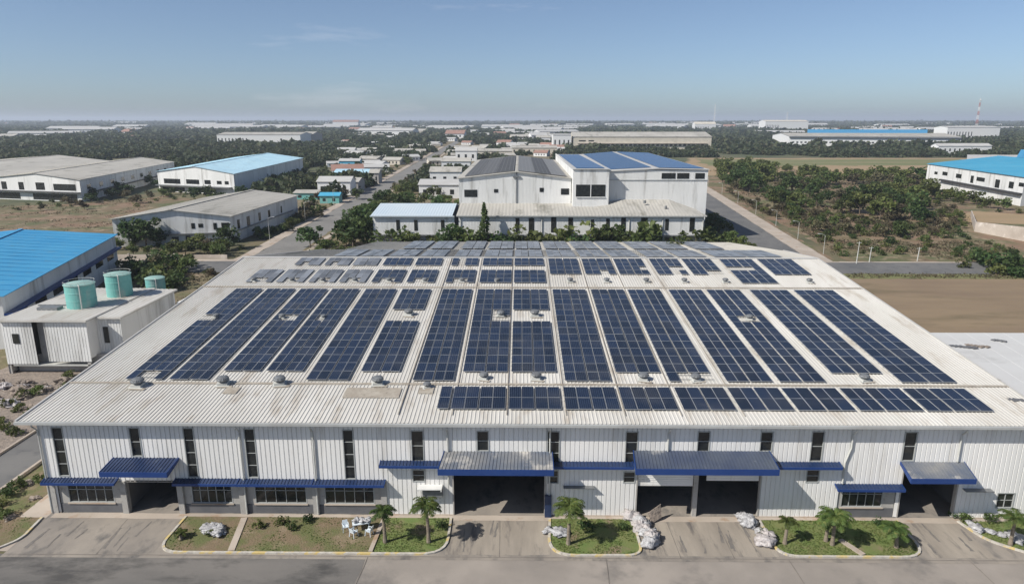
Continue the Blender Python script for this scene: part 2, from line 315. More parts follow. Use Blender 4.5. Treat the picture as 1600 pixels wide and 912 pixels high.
sheet('main_road_right_pavement', [(xr(172)+6,172),(xr(172)+7.6,172),(xr(940)+8,940),(xr(940)+6,940)], .10, M['pave'], .3, 5)
sheet('side_road', [(63,171),(74.5,171),(101,420),(90,420)], .08, M['asphalt'])
def sr(Y): return 74.5 + (Y-171)*.1064
sheet('side_road_pavement', [(sr(172),172),(sr(172)+5.2,172),(sr(420)+5.5,420),(sr(420),420)], .12, M['pave'], .12, 4)
sheet('side_road_shoulder', [(sr(172)+5.2,172),(sr(172)+6.6,172),(sr(420)+6.9,420),(sr(420)+5.5,420)], .10, M['scrubland'], .3, 4)
sheet('side_lane', [(-56,40),(-50.5,40),(-50.5,157),(-56,157)], .03, M['asphalt'], .15, 4)
# front yard
sheet('front_road', [(-120,20),(140,20),(140,49.6),(-120,49.6)], .02, M['frontroad'])
sheet('front_road_old_part', [(-120,20),(-14.2,20),(-12.6,49.55),(-120,49.55)], .028, M['darkroad'], .12, 1.5)
for a_, b_ in (((-120,49.58),(140,49.58)),((-14.1,20),(-12.5,49.5)),((6,20),(7.2,49.5)),((23,20),(22.2,49.5)),((38,20),(37,49.5)),((-35.2,49.6),(-35.5,56)),((-1.6,49.6),(-1.7,56)),((13.4,49.6),(13.3,56)),((17.8,49.6),(17.8,56))):
    sheet('road_joint', [(a_[0]-.03,a_[1]-.03),(b_[0]-.03,b_[1]-.03),(b_[0]+.03,b_[1]+.04),(a_[0]+.03,a_[1]+.04)], .052, M['seamline'], .02, 1.2)
sheet('yard_concrete', [(-43,49.2),(100,49.2),(100,56.3),(-43,56.3)], .035, M['concrete'])
for a,b,sd in ((-6.1,2.6,1),(10.6,21.6,2),(34.2,39.3,3),(-35.6,-30.6,4)):
    sheet('door_apron', [(a,49.9),(b,49.9),(b,56.2),(a,56.2)], .045, M['apron'] if sd < 4 else M['concrete'], .06, 1, sd)
sheet('left_path', [(-45.6,50),(-43.0,50),(-43.0,112),(-45.6,112)], .045, M['pave'], .12, 3)
sheet('left_verge', [(-50.3,40),(-45.6,40),(-45.6,112),(-50.3,112)], .04, M['drygrass'], .25, 3)
sheet('rubble_yard', [(-75,60),(-56.3,60),(-56.3,112),(-75,112)], .045, M['rubble'], .6, 3)

rs_ = random.Random(31)
for cx_, x_lo, x_hi, n_ in ((13.2,10.9,15.6,5),(19,16.4,21.3,6),(-1.8,-5.5,2,5),(36.8,34.6,39,4),(-33,-35.2,-31,4),(-39,-42.5,-36.5,4)):
    for k in range(n_):
        x = rs_.uniform(x_lo,x_hi); y0 = rs_.uniform(50,53); y1 = y0+rs_.uniform(1.2,3.4); sk = rs_.uniform(-.3,.3); wd = rs_.uniform(.06,.16)
        sheet('tyre_mark', [(x-wd,y0),(x+wd,y0),(x+wd*.5+sk,min(y1,56)),(x-wd*.5+sk,min(y1,56))], .049+.0007*k, M['stain'], .05, .35, k)
def kerb_line(name, pts, closed=False, w_=.22, h=.14, label=None):
    mb = MB(); n = len(pts)
    for i in range(n if closed else n-1):
        a, b = pts[i], pts[(i+1)%n]; mb.beam((a[0],a[1],h/2+.03), (b[0],b[1],h/2+.03), w_, h)
    return tag(mb.build(name, M['kerb']), kind='structure')
def rounded(pts, rad, corners):
    out = []
    n = len(pts)
    for i, p in enumerate(pts):
        if i in corners:
            p0, p1, p2 = Vector(pts[i-1]), Vector(p), Vector(pts[(i+1)%n]); r = corners[i]
            a = p1 + (p0-p1).normalized()*r; b = p1 + (p2-p1).normalized()*r
            for k in range(7):
                t = k/6; out.append(tuple((1-t)**2*a + 2*t*(1-t)*p1 + t*t*b))
        else: out.append(tuple(p))
    return out
beds = {
 'A': ([(-30.3,55.2),(-30.4,49.9),(-12.4,49.9),(-12.0,55.2)], {1:2.0}, 'drygrass'),
 'A2': ([(-12.0,55.2),(-12.4,49.9),(-6.05,49.9),(-6.15,55.2)], {2:2.2}, 'grass'),
 'B': ([(2.8,55.2),(2.5,49.8),(10.3,49.9),(10.3,55.2)], {1:2.4,2:1.3}, 'grass'),
 'C': ([(21.7,55.2),(21.6,49.9),(33.9,49.9),(34.0,55.2)], {1:1.8,2:2.2}, 'grass'),
 'D': ([(39.5,55.2),(40.2,52.4),(44.0,49.3),(60,49.3),(60,55.2)], {1:1.0,2:1.8}, 'grass'),
 'L': ([(-43.3,54.9),(-42.9,51.6),(-45.2,48.6),(-60,48.6),(-60,55)], {1:.8,2:1.2}, 'drygrass'),
}
bedpoly = {}
for k, (pts, cn, mm) in beds.items():
    q = rounded(pts, 0, cn); bedpoly[k] = (q, mm)
    sheet('lawn_bed', q, .10, M[mm])
    if k == 'A': kerb_line('kerb', q[:-1])
    elif k == 'A2': kerb_line('kerb', q[1:])
    else: kerb_line('kerb', q)
tag(MB().beam((-24.9,55.0,.12),(-24.1,50.1,.12),.55,.10).beam((-12.2,55.1,.15),(-12.4,50.1,.15),.35,.12).beam((27.6,52.2,.15),(28.6,50.1,.15),.5,.1).build('drain_channel', M['pave']), kind='structure')
sheet('wall_footing_strip', [(-42.6,54.9),(46,54.9),(46,55.75),(-42.6,55.75)], .055, M['pave'], .05, 2)

# ------------------------------------------------------------------ main factory
SL = .0822; Y0 = 55.1; Z0 = 9.42; YR = 107.4; FW = 55.8
def rz(Y): return Z0 + SL*(Y-Y0) if Y <= YR else Z0 + SL*(YR-Y0) - SL*(Y-YR)
fac = empty('factory_building', (0, FW, 0), label='long white ribbed factory with solar arrays on its roof and blue door canopies', cat='factory')
def part(mb, name, m, parent=None, **k):
    o = mb.build(name, m, parent or fac, **k)
    if parent is None or parent is fac: o.location = (0, -FW, 0)
    return o

def ribbed_roof(x0, x1, y0, y1, pitch=.36, rib=.075, h=.048, zf=rz, ysteps=None, dz=0, x0b=None, x1b=None):
    x0b = x0 if x0b is None else x0b; x1b = x1 if x1b is None else x1b
    def xm(x, y): t = (y-y0)/(y1-y0); a = x0+(x0b-x0)*t; b = x1+(x1b-x1)*t; return a+(b-a)*(x-x0)/(x1-x0)
    mb = MB(); ys = ysteps or [y0, y1]
    prof = []; x = x0
    while x < x1 - 1e-6:
        e = min(x+pitch, x1)
        prof += [(x, 0), (min(x+pitch-rib*1.6, e), 0), (min(x+pitch-rib*1.2, e), h), (min(x+pitch-rib*.3, e), h)]
        x += pitch
    prof.append((x1, 0))
    n = len(prof)
    vs = [(xm(px, y), y, zf(y)+pz+dz) for y in ys for px, pz in prof]
    fs = [(j*n+i, j*n+i+1, (j+1)*n+i+1, (j+1)*n+i) for j in range(len(ys)-1) for i in range(n-1)]
    mb.add(vs, fs)
    # underside and edges
    for j in range(len(ys)-1):
        a, b = ys[j], ys[j+1]
        mb.add([(xm(x0,a),a,zf(a)+dz-.02),(xm(x1,a),a,zf(a)+dz-.02),(xm(x1,b),b,zf(b)+dz-.02),(xm(x0,b),b,zf(b)+dz-.02)], [(3,2,1,0)])
    return mb
XL, XRr = -44.2, 47.4
part(ribbed_roof(XL, XRr, Y0, YR), 'front_roof_slope', M['roof'])
part(ribbed_roof(XL, XRr, YR, 119.6, x0b=-34.5, x1b=46.5), 'rear_roof_slope', M['roofold'])
part(ribbed_roof(-31.5, 46.5, 119.6, 135.5, zf=lambda y: rz(y)-.05, x0b=-28.8, x1b=41.8), 'rear_extension_roof', M['roofold'])
M['annex'] = mat('pale_membrane', (.50,.50,.49), (.46,.455,.445), scale=.12, c3=(.33,.325,.31), scale3=.16, stretch=(.7,1.6,1), rough=.7, lo3=.6, hi3=.8)
part(ribbed_roof(XRr+.02, 92, Y0, 76.6, pitch=2.2, rib=.05, h=.012, dz=-.06), 'annex_roof', M['annex'])
sm = MB()
for yy, wd in ((62.45,.35), (92.2,.45)):
    sm.hexa([(XL,yy,rz(yy)+.055),(XRr,yy,rz(yy)+.055),(XRr,yy+wd,rz(yy+wd)+.055),(XL,yy+wd,rz(yy+wd)+.055),(XL,yy,rz(yy)+.085),(XRr,yy,rz(yy)+.085),(XRr,yy+wd,rz(yy+wd)+.085),(XL,yy+wd,rz(yy+wd)+.085)])
part(sm, 'roof_flashing', M['seam'])
part(MB().hexa([(XL,YR-.35,rz(YR-.35)+.07),(XRr,YR-.35,rz(YR-.35)+.07),(XRr,YR+.35,rz(YR+.35)+.07),(XL,YR+.35,rz(YR+.35)+.07),(XL,YR-.3,rz(YR)+.10),(XRr,YR-.3,rz(YR)+.10),(XRr,YR+.3,rz(YR)+.10),(XL,YR+.3,rz(YR)+.10)]), 'ridge_cap', M['roofwhite'])
for a_, b_ in (((XL-.05,Y0),(XL-.05,YR)),((XRr,Y0),(XRr,YR)),((XL-.05,YR),(-34.6,119.6)),((XRr,YR),(46.6,119.6))):
    part(MB().beam((*a_, rz(a_[1])-.02), (*b_, rz(b_[1])-.02), .16, .28), 'verge_trim', M['roofwhite'])
part(MB().box(XL-.1, 92, Y0-.22, Y0+.0, Z0-.24, Z0-.01).box(XL-.1, 92, Y0+.0, Y0+.04, Z0-.30, Z0-.06), 'gutter', M['gutter'])

HOLES = {  # x0,x1,z0,z1
 'win': [(-41.75,-40.75,3.75,8.55),(-34.8,-33.85,5.75,8.55),(-29.95,-29.0,3.7,8.55),(-24.5,-23.55,3.7,8.5),(-15.7,-14.75,3.6,8.45),(-9.6,-8.5,5.4,8.4),(-3.75,-2.7,6.45,8.4),
         (2.5,3.6,5.2,8.4),(9.45,10.55,5.25,8.4),(15.8,16.9,6.5,8.45),(21.35,22.45,6.55,8.45),(25.85,26.95,5.6,8.5),(34.0,35.1,5.7,8.5),
         (-9.6,-8.5,3.4,4.6),(2.6,3.55,3.3,4.6),(9.4,10.45,3.4,4.5),(25.75,26.9,3.55,4.8),(43.05,44.6,1.1,2.6)],
 'door': [(-35.75,-31.1,0,3.25),(-5.9,2.3,0,4.75),(10.7,15.75,0,4.4),(16.15,21.7,0,4.4),(34.4,39.3,0,4.9)],
 'bay': [(-42.1,-36.35,0,3.3),(-30.6,-25.45,0,3.3),(-24.9,-18.7,0,3.3),(-18.35,-12.5,0,3.3),(28.8,34.0,0,3.15)],
}
allh = sum(HOLES.values(), [])
X0w, X1w, ZT = -43.0, 90.0, Z0-.1
xs = sorted({X0w, X1w} | {h[0] for h in allh} | {h[1] for h in allh})
wl = MB()
PIT, GW, GD = .42, .09, .055
def ribs_wall(mb, a, b, z0, z1, y=FW, axis='x', flip=1):
    """flat pans with narrow grooves, in phase along the wall"""
    k = math.floor(a/PIT); segs = []
    cur = a
    while cur < b - 1e-5:
        nx = (math.floor(cur/PIT + 1e-6) + 1)*PIT; g0 = nx - GW
        e = min(g0, b)
        if e > cur: segs.append((cur, e, 0))
        s2 = max(cur, g0); e2 = min(nx, b)
        if e2 > s2: segs.append((s2, e2, 1))
        cur = nx
    vs = []; fs = []
    for s_, e_, gr in segs:
        d = GD if gr else 0; i = len(vs)
        def pt(u, dd, z): return (u, y + flip*dd, z) if axis == 'x' else (y - flip*dd, u, z)
        if gr:
            q = .02; um = s_+q if e_-s_ > 2*q else s_; un = e_-q if e_-s_ > 2*q else e_
            for u, dd in ((s_, 0), (um, d), (un, d), (e_, 0)): vs += [pt(u,dd,z0), pt(u,dd,z1)]
            fs += [(i+2*j, i+2*j+2, i+2*j+3, i+2*j+1) for j in range(3)]
        else:
            vs += [pt(s_,0,z0), pt(s_,0,z1), pt(e_,0,z0), pt(e_,0,z1)]; fs.append((i, i+2, i+3, i+1))
    mb.add(vs, fs)
for i in range(len(xs)-1):
    a, b = xs[i], xs[i+1]; zc = sorted([(h[2], h[3]) for h in allh if h[0] <= a+1e-6 and h[1] >= b-1e-6]); z = .12
    for z0, z1 in zc:
        if z0 > z + .01: ribs_wall(wl, a, b, z, z0)
        z = max(z, z1)
    if z < ZT: ribs_wall(wl, a, b, z, ZT)
part(wl, 'front_wall', M['wall'])
sw = MB()
def side_wall(x, ya, yb, flip, mat_, name):
    mb = MB(); n = int((yb-ya)/PIT); vs = []; fs = []
    for k in range(n):
        y1, y2, y3 = ya+k*PIT, ya+k*PIT+PIT-GW, ya+(k+1)*PIT
        i = len(vs)
        for yy, d in ((y1,0),(y2,0),(y2+.02,GD),(y3-.02,GD)): vs += [(x-flip*d, yy, .0), (x-flip*d, yy, rz(yy)-.1)]
        vs += [(x, y3, .0), (x, y3, rz(y3)-.1)]
        fs += [(i+2*j, i+2*j+2, i+2*j+3, i+2*j+1) for j in range(4)]
    mb.add(vs, fs); return part(mb, name, mat_)
side_wall(X0w, FW, 107.2, -1, M['wall'], 'left_side_wall')
side_wall(46.3, 76.4, 107.2, 1, M['wall'], 'right_side_wall')
for a_, b_ in (((-28.2,135),(41.2,135)),((41.2,135),(45.9,119.4)),((45.9,119.4),(46.3,107.2)),((-30.9,119.4),(-28.2,135)),((-33.6,119.4),(-30.9,119.4)),((X0w,107.2),(-33.6,119.4)),((46.3,76.3),(90,76.3)),((90,FW),(90,76.3))):
    part(MB().add([(*a_,0),(*b_,0),(*b_,rz(b_[1])-.12),(*a_,rz(a_[1])-.12)],[(0,1,2,3)]), 'rear_wall', M['wallold'])
# concrete base line and interior
xd = sorted(HOLES['door'] + HOLES['bay']); cur = X0w
for h in xd + [(90, 90, 0, 0)]:
    if h[0] > cur + .6: part(MB().box(cur, h[0], FW-.06, FW+.1, 0, .12), 'wall_base', M['pave'])
    cur = h[1]
part(MB().box(X0w, 90, FW+.02, 76.0, .02, .06), 'interior_floor', M['concrete'])
it = MB()
it.box(-36.2,-36.0,FW+.3,66,0.06,3.6).box(-30.95,-30.75,FW+.3,66,.06,3.6)
it.box(-42.8,-36.2,66,66.2,.06,6)
it.box(-8.3,-8.1,FW+.3,70,.06,8.6).box(4.6,4.8,FW+.3,70,.06,8.6).box(9.9,10.1,FW+.3,70,.06,8.6).box(23.5,23.7,FW+.3,70,.06,8.6).box(33.9,34.1,FW+.3,70,.06,8.6).box(40.6,40.8,FW+.3,70,.06,8.6)
it.box(-42.8,46,74.5,74.7,.06,9)
part(it, 'interior_partition', M['inside'])

wn = 0
def window(x0, x1, z0, z1, bars, parent=fac, y=FW, vb=0, depth=.12):
    off = -FW if parent is fac else 0
    f = MB(); t = .06
    f.box(x0-.03, x0+t, y-.035, y+depth, z0-.03, z1+.03).box(x1-t, x1+.03, y-.035, y+depth, z0-.03, z1+.03)
    f.box(x0+t, x1-t, y-.035, y+depth, z0-.03, z0+t).box(x0+t, x1-t, y-.035, y+depth, z1-t, z1+.03)
    o = f.build('window', M['frame'], parent); o.location = (0, off, 0)
    g = MB(); g.box(x0+t, x1-t, y+.09, y+.10, z0+t, z1-t); g.build('pane', M['glass'], o)
    for k in range(1, bars+1):
        z = z0 + (z1-z0)*k/(bars+1); MB().box(x0+t, x1-t, y+.04, y+.088, z-.025, z+.025).build('glazing_bar', M['frame'], o)
    for k in range(1, vb+1):
        x = x0 + (x1-x0)*k/(vb+1); MB().box(x-.03, x+.03, y+.03, y+.087, z0+t, z1-t).build('glazing_bar', M['frame'], o)
    return o
for (a,b,c,d) in HOLES['win']:
    window(a, b, c, d, 3 if d-c > 4 else (2 if d-c > 3.05 else 1), vb=1 if b-a > 1.3 else 0)
# office bays: grey plaster, ribbon window, dark plinth, slim blue canopy above
def bay(x0, x1, zt, wl_, wr_):
    mb = MB(); y = FW+.12
    mb.box(x0, wl_, y, y+.2, .95, zt).box(wr_, x1, y, y+.2, .95, zt).box(wl_, wr_, y, y+.2, 2.85, zt)
    o = part(mb, 'bay_wall', M['plaster'])
    part(MB().box(x0, x1, y-.05, y+.2, 0, .93), 'plinth', M['plinth'])
    part(MB().box(wl_-.1, wr_+.1, y-.14, y+.04, .93, 1.03), 'sill', M['pave'])
    w_ = window(wl_, wr_, 1.04, 2.84, 0, y=y+.02, vb=4); MB().box(wl_+.06, wr_-.06, y+.05, y+.105, 2.3, 2.35).build('transom', M['frame'], w_)
for (a,b,c,d),(p,q) in zip(HOLES['bay'], ((-41.3,-37.1),(-29.9,-26.2),(-24.1,-19.4),(-17.7,-13.2),(29.2,32.9))): bay(a, b, d, p, q)
for x in (-42.55,-36.05,-30.85,-25.2,-18.5,-12.25): part(MB().box(x-.28, x+.24, FW-.12, FW+.3, 0, 3.3), 'column', M['plaster'])
part(MB().box(15.76,16.14,FW-.02,FW+.4,0,4.4), 'column', M['plaster'])

def canopy(x0, x1, xf0, xf1, zb, yf, zf, fh, roofm, name='canopy', ribs=True):
    """sloping ribbed sheet from the wall (Y=FW) to the front edge, with a blue fascia"""
    yb = FW-.005; mb = MB(); n = max(2, int((x1-x0)/.3)); vs = []
    for k in range(n+1):
        for t_, dz in ((0,0),(.72,0),(.76,.05),(.94,.05)):
            t = (k+t_)/n
            if t > 1: break
            vs.append((x0+(x1-x0)*t, yb, zb+dz)); vs.append((xf0+(xf1-xf0)*t, yf, zf+dz))
    m_ = len(vs)//2
    mb.add(vs, [(2*i, 2*i+1, 2*i+3, 2*i+2) for i in range(m_-1)])
    mb.add([(x0,yb,zb-.05),(x1,yb,zb-.05),(xf1,yf,zf-.05),(xf0,yf,zf-.05)], [(0,1,2,3)])
    o = part(mb, name, roofm)
    f = MB(); f.box(xf0-.03, xf1+.03, yf-.06, yf, zf-fh, zf+.06)
    for xa, xb, s in ((x0, xf0, -1), (x1, xf1, 1)):
        f.add([(xa,yb,zb+.06),(xa,yb,zb-fh*.55),(xb,yf,zf-fh),(xb,yf,zf+.06),(xa+s*.05,yb,zb+.06),(xa+s*.05,yb,zb-fh*.55),(xb+s*.05,yf,zf-fh),(xb+s*.05,yf,zf+.06)], [(0,1,2,3),(7,6,5,4),(0,4,5,1),(1,5,6,2),(2,6,7,3),(3,7,4,0)])
    f.build('fascia', M['fascia'], o)
    return o
canopy(-36.5,-30.65,-36.6,-30.7, 5.62, 53.7, 5.28, .42, M['blue'])
canopy(-6.65,2.95,-6.95,2.97, 6.42, 53.3, 5.95, .5, M['bluefade'])
canopy(10.2,22.2,10.05,22.25, 6.58, 53.3, 6.1, .5, M['bluemid'])
canopy(33.95,39.55,33.8,39.3, 5.62, 53.6, 5.15, .42, M['bluefade'])
for a, b, z in ((-43.0,-36.4,3.48),(-31.1,-25.35,3.48),(-25.3,-18.6,3.46),(-18.55,-12.1,3.44),(-12.4,-7.0,5.36),(3.0,10.15,5.36),(22.3,28.5,5.44),(28.4,34.3,3.3)):
    canopy(a, b, a, b, z+.12, FW-.75, z-.06, .17, M['blue'])
# shutters half rolled, brackets, awning over the vent
for a, b, z0, z1 in ((10.75,15.7,3.05,4.38),(16.9,21.6,3.6,4.38)):
    mb = MB()
    for k in range(int((z1-z0)/.11)): mb.box(a, b, FW+.12-(k%2)*.015, FW+.16, z0+k*.11, z0+k*.11+.105)
    o = part(mb, 'rolling_shutter', M['wall'])
    MB().box(a-.02,b+.02,FW+.1,FW+.5,z1-.02,z1+.35).build('shutter_box', M['plaster'], o)
part(MB().box(-9.1,-6.9,54.9,FW-.01,3.05,3.13).box(-9.1,-9.0,54.9,FW-.01,2.9,3.05).box(-7.0,-6.9,54.9,FW-.01,2.9,3.05), 'small_awning', M['wallold'])
part(MB().box(-8.7,-6.9,FW-.5,FW-.06,2.1,2.75), 'vent_box', M['grey'])
part(MB().box(39.8,42.3,FW-.6,FW-.02,3.0,3.06), 'ledge', M['grey'])
part(MB().box(4.0,6.8,FW-.5,FW-.02,3.05,3.1), 'ledge', M['grey'])
for x, zb_, bend in ((-42.9,0.1,0),(-24.9,0.1,0),(-18.35,.1,0),(-6.35,3.2,0),(13.2,6.4,0),(29.4,3.5,1),(38.9,5.7,0),(2.75,.1,0)):
    mb = MB(); pts = [(x, Y0-.02, Z0-.25), (x, Y0-.02, Z0-.5), (x, FW-.12, Z0-1.1)]
    if bend: pts += [(x, FW-.12, 7.0),(x-.4,FW-.12,5.6)]
    pts += [(x-(.4 if bend else 0), FW-.12, zb_)]
    mb.tube(pts, .075, 7); part(mb, 'downpipe', M['pipe'])
# openings' jambs
jb = MB()
for (a,b,c,d) in HOLES['door']:
    jb.box(a-.12,a,FW-.03,FW+.35,0,d).box(b,b+.12,FW-.03,FW+.35,0,d)
    if b-a > 0: jb.box(a,b,FW+.0,FW+.35,d-.06,d+.12)
part(jb, 'door_frame', M['plaster'])
part(MB().box(2.35,2.95,FW-.35,FW-.04,.0,2.2), 'blue_door_panel', M['blue'])

# ------------------------------------------------------------------ solar panels
def panel_proto(pw, pl_):
    mb = MB(); t = .04; f = .014; x0, x1, y0, y1 = -pw/2, pw/2, -pl_/2, pl_/2
    mb.add([(x0+f,y0+f,t),(x1-f,y0+f,t),(x1-f,y1-f,t),(x0+f,y1-f,t)], [(0,1,2,3)], 0)
    mb.box(x0,x0+f,y0,y1,0,t+.004,1).box(x1-f,x1,y0,y1,0,t+.006,1).box(x0+f,x1-f,y0,y0+f,0,t+.006,1).box(x0+f,x1-f,y1-f,y1,0,t+.006,1)
    mb.add([(x0,y0,0),(x1,y0,0),(x1,y1,0),(x0,y1,0)], [(3,2,1,0)], 1)
    return mb
protos = {}
rear_kit = []
def solar_array(x0, y0, ncol, rows, label, pw=1.12, prow=2.0, missing=(), split=2, gap=.04, lift=.16, group='solar arrays on the factory roof', msh='solar'):
    yc = y0 + rows*prow/2
    down = yc > YR
    ang = math.atan(SL) * (-1 if down else 1); ca = math.cos(ang)
    root = empty('solar_array', (x0, y0, rz(y0)+lift), label=label, cat='solar array', group=group)
    msh = 'solarsheen' if down or (x0 < -24 and y0 > 93) else msh  # far slope and upper left arrays take the glass with painted-in sky sheen
    key = (round(pw,3), prow, msh)
    first = protos.get(key)
    tot = ncol*pw + (.10 if split and ncol > split else 0)
    for j in range(rows):
        for i in range(ncol):
            if (i, j) in missing: continue
            if first is None:
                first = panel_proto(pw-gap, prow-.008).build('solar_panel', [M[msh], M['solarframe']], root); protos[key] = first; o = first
            else:
                o = first.copy(); C.objects.link(o); o.parent = root
            yy = (j+.5)*prow
            o.location = ((i+.5)*pw + (.10 if split and i >= split else 0), yy, (rz(y0+yy)-rz(y0)) + .02)
            o.rotation_euler = (ang + rnd.gauss(0, .006), rnd.gauss(0, .006), 0)
    rl = MB()
    for j in range(rows):
        for q in (.25, .75):
            if all((i,j) in missing for i in range(ncol)): continue
            yy = (j+q)*prow; rl.box(-.08, tot+.08, yy-.02, yy+.02, rz(y0+yy)-rz(y0)-.03, rz(y0+yy)-rz(y0)+.012)
    rl.build('mounting_rail', M['grey'], root)
    return root
colx = [-39.0,-34.6,-30.05,-25.65,-21.05,-16.05,-10.5,-5.7,-.8,4.5,9.75,14.75,20.35,25.5,31.4,37.35]
colw = [3.7,3.85,3.75,3.7,4.2,3.95,4.05,4.55,4.55,4.55,4.5,4.45,4.5,4.55,5.1,5.4]
ORD = ['leftmost','second','third','fourth','fifth','sixth','seventh','eighth','ninth','tenth','eleventh','twelfth','thirteenth','fourteenth','second from right','rightmost']
def ordn(i): return ORD[i] + (' from the left' if 0 < i < 14 else '')
miss = {0:[(0,8),(1,8),(2,0),(1,0)], 2:[(1,8),(2,8)], 3:[(1,8)], 5:[(i,j) for i in range(4) for j in (8,9)], 8:[(i,j) for i in range(4) for j in (8,9)],
        7:[(2,8),(3,8),(2,9),(3,9)][:3], 11:[(1,0),(2,0),(3,0)], 13:[(1,8),(2,8)]}
note = {0:', holed', 5:', broken by a wide bare gap', 8:', split by a bare gap', 11:', notched at its foot', 13:', with a small hole'}
for i, (x, wd) in enumerate(zip(colx, colw)):
    s = 1 if i in (2,3,5,7,8,10,14) else 0
    ms = [(a, b-s) for a, b in miss.get(i, [])]
    solar_array(x, 63.15 + 2*s, 4, 14-s, 'long solar array, %s%s' % (ordn(i), note.get(i, '')), pw=(wd-.1)/4, missing=ms)
fx = [(-6.2,4,4.95),(-.95,4,4.8),(4.2,4,4.95),(9.5,4,4.9),(14.85,4,4.75),(19.95,4,4.85),(25.1,4,5.2),(30.65,5,5.75),(36.65,5,5.95)]
solar_array(-7.45, 57.4, 1, 2, 'single narrow column of two solar panels near the eave', pw=1.05, prow=2.2, split=0)
NUM = ['first','second','third','fourth','fifth','sixth','seventh','eighth','rightmost']
for i, (x, n, wd) in enumerate(fx):
    solar_array(x, 57.4, n, 2, 'two-row solar array along the front eave, %s full block from the left' % NUM[i] if i < 8 else 'two-row solar array along the front eave, rightmost block', pw=(wd-.1)/n, prow=2.2)
# upper band between the flashing and the ridge
for i, (x, wd) in enumerate(zip(colx, colw)):
    pw = (wd-.1)/4
    if i <= 8:
        solar_array(x, 94.2, 4, 3, 'short three-row solar array above the flashing, %s' % ordn(i), pw=pw, missing=[(1,0),(2,0)] if i < 7 else ())
        if i > 0: solar_array(x, 102.6, 4, 2, 'small two-row solar array just below the ridge, %s' % ordn(i), pw=pw, missing=[(1,0)] if i < 3 else [(1,0),(1,1)] if i == 6 else ())
    else:
        solar_array(x, 98.3 if i != 14 else 94.2, 4, 4 if i != 14 else 6, 'four-row solar array just below the ridge, %s' % ordn(i) if i != 14 else 'six-row solar array just below the ridge, second from right', pw=pw, missing={10:[(2,0)],12:[(2,1),(3,1),(2,0)],13:[(3,0),(2,0)],14:[(0,3),(1,3),(2,3)],11:[(3,1)]}.get(i, ()))
# rear slope
for i, (x, wd) in enumerate(zip(colx, colw)):
    if i == 15: x -= .6
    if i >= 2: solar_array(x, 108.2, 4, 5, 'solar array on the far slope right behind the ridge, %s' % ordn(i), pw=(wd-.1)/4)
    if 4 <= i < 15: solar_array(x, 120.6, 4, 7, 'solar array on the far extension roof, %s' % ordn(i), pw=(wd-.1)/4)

# conduits in the lanes between the arrays
ct = empty('roof_conduits', (0, 63, 0), label='grey cable conduits running up the lanes between the solar arrays', cat='conduit')
for i in range(6, 13):
    x = colx[i] - .30
    mb = MB().beam((x,56.5,rz(56.5)+.11),(x,92,rz(92)+.11),.07,.05).beam((x,92,rz(92)+.11),(x,107,rz(107)+.11),.07,.05)
    mb.build('conduit', M['seam'], ct).location = (0,-63,0)

# ------------------------------------------------------------------ roof ventilators
def ventilator(loc, label, sc=1.0, plate=None):
    root = empty('roof_ventilator', loc, label=label, cat='roof ventilator', group='ventilators on the factory roof')
    root.rotation_euler = (math.atan(SL), 0, rnd.uniform(-.3,.3)); root.scale = (sc, sc, sc)
    MB().box(-.55,.55,-.55,.55,0,.35).box(-.75,.75,-.75,.75,.06,.10).build('curb', M['pipe'], root)
    MB().lathe([(.34,.35),(.34,.62)], n=16).build('neck', M['grey'], root, smooth=False)
    hd = MB(); hd.lathe([(.36,.58),(.68,.60),(.70,.70),(.62,.86),(.34,.97),(.05,1.0)], n=10)
    h = hd.build('hood', M['grey'], root)
    MB().add([(-.5,-.9,.04),(1.1,-1.0,.04),(1.2,-.6,.04),(-.6,-.58,.04),(-.5,-.9,.09),(1.1,-1.0,.09),(1.2,-.6,.09),(-.6,-.58,.09)],[(4,5,6,7),(0,1,5,4),(1,2,6,5),(2,3,7,6),(3,0,4,7)]).build('flashing_plate', M['seam'], root)
    fn = MB()
    for k in range(18):
        a = 2*math.pi*k/18; fn.beam((.70*math.cos(a),.70*math.sin(a),.62),(.55*math.cos(a+.25),.55*math.sin(a+.25),.92),.02,.05)
    fn.build('fins', M['dark'], h)
    return root
V = [(-37.0,61.9,'below the leftmost long array',1.25),(-28.9,62.4,'below the third long array',1.2),(-23.4,62.5,'below the fourth long array',1.2),(-13.8,62.6,'below the sixth long array',1.15),(-8.9,61.9,'below the seventh long array',.8),
 (-3.5,63.9,'below the eighth long array',.95),(1.7,63.9,'below the ninth long array',1.0),(12.3,63.8,'below the eleventh long array',1.05),(17.4,63.7,'below the twelfth long array',1.0),(34.0,63.8,'below the second array from the right',1.0),
 (-13.7,81.6,'in the wide gap of the sixth array',1.15),(1.9,81.4,'in the gap of the ninth array',1.15),(-2.3,81.3,'in the hole of the eighth array',1.0),(28.0,80.4,'in the hole of the fourteenth array',.9),(-29.1,80.4,'in the hole of the third array',.8),(-24.0,80.4,'in the hole of the fourth array',.7),(-37.2,80.4,'in the hole of the leftmost array',.8)]
for x, y, lb, sc in V: ventilator((x, y, rz(y)+.03), 'grey roof ventilator ' + lb, sc*.72)
for i, xx in enumerate((-38.0,-32.5,-28.1,-23.5,-18.6,-13.5,-8.2,-3.2,7.2,12.4,18.0,23.4,29.2,41.1)):
    yy = 95.0 if i > 7 else 94.9
    ventilator((xx, yy, rz(yy)+.03), 'grey ventilator in the upper row above the flashing, %s' % (ORD[i]+' from the left' if 0 < i < 13 else 'leftmost' if i == 0 else 'rightmost'), .62)
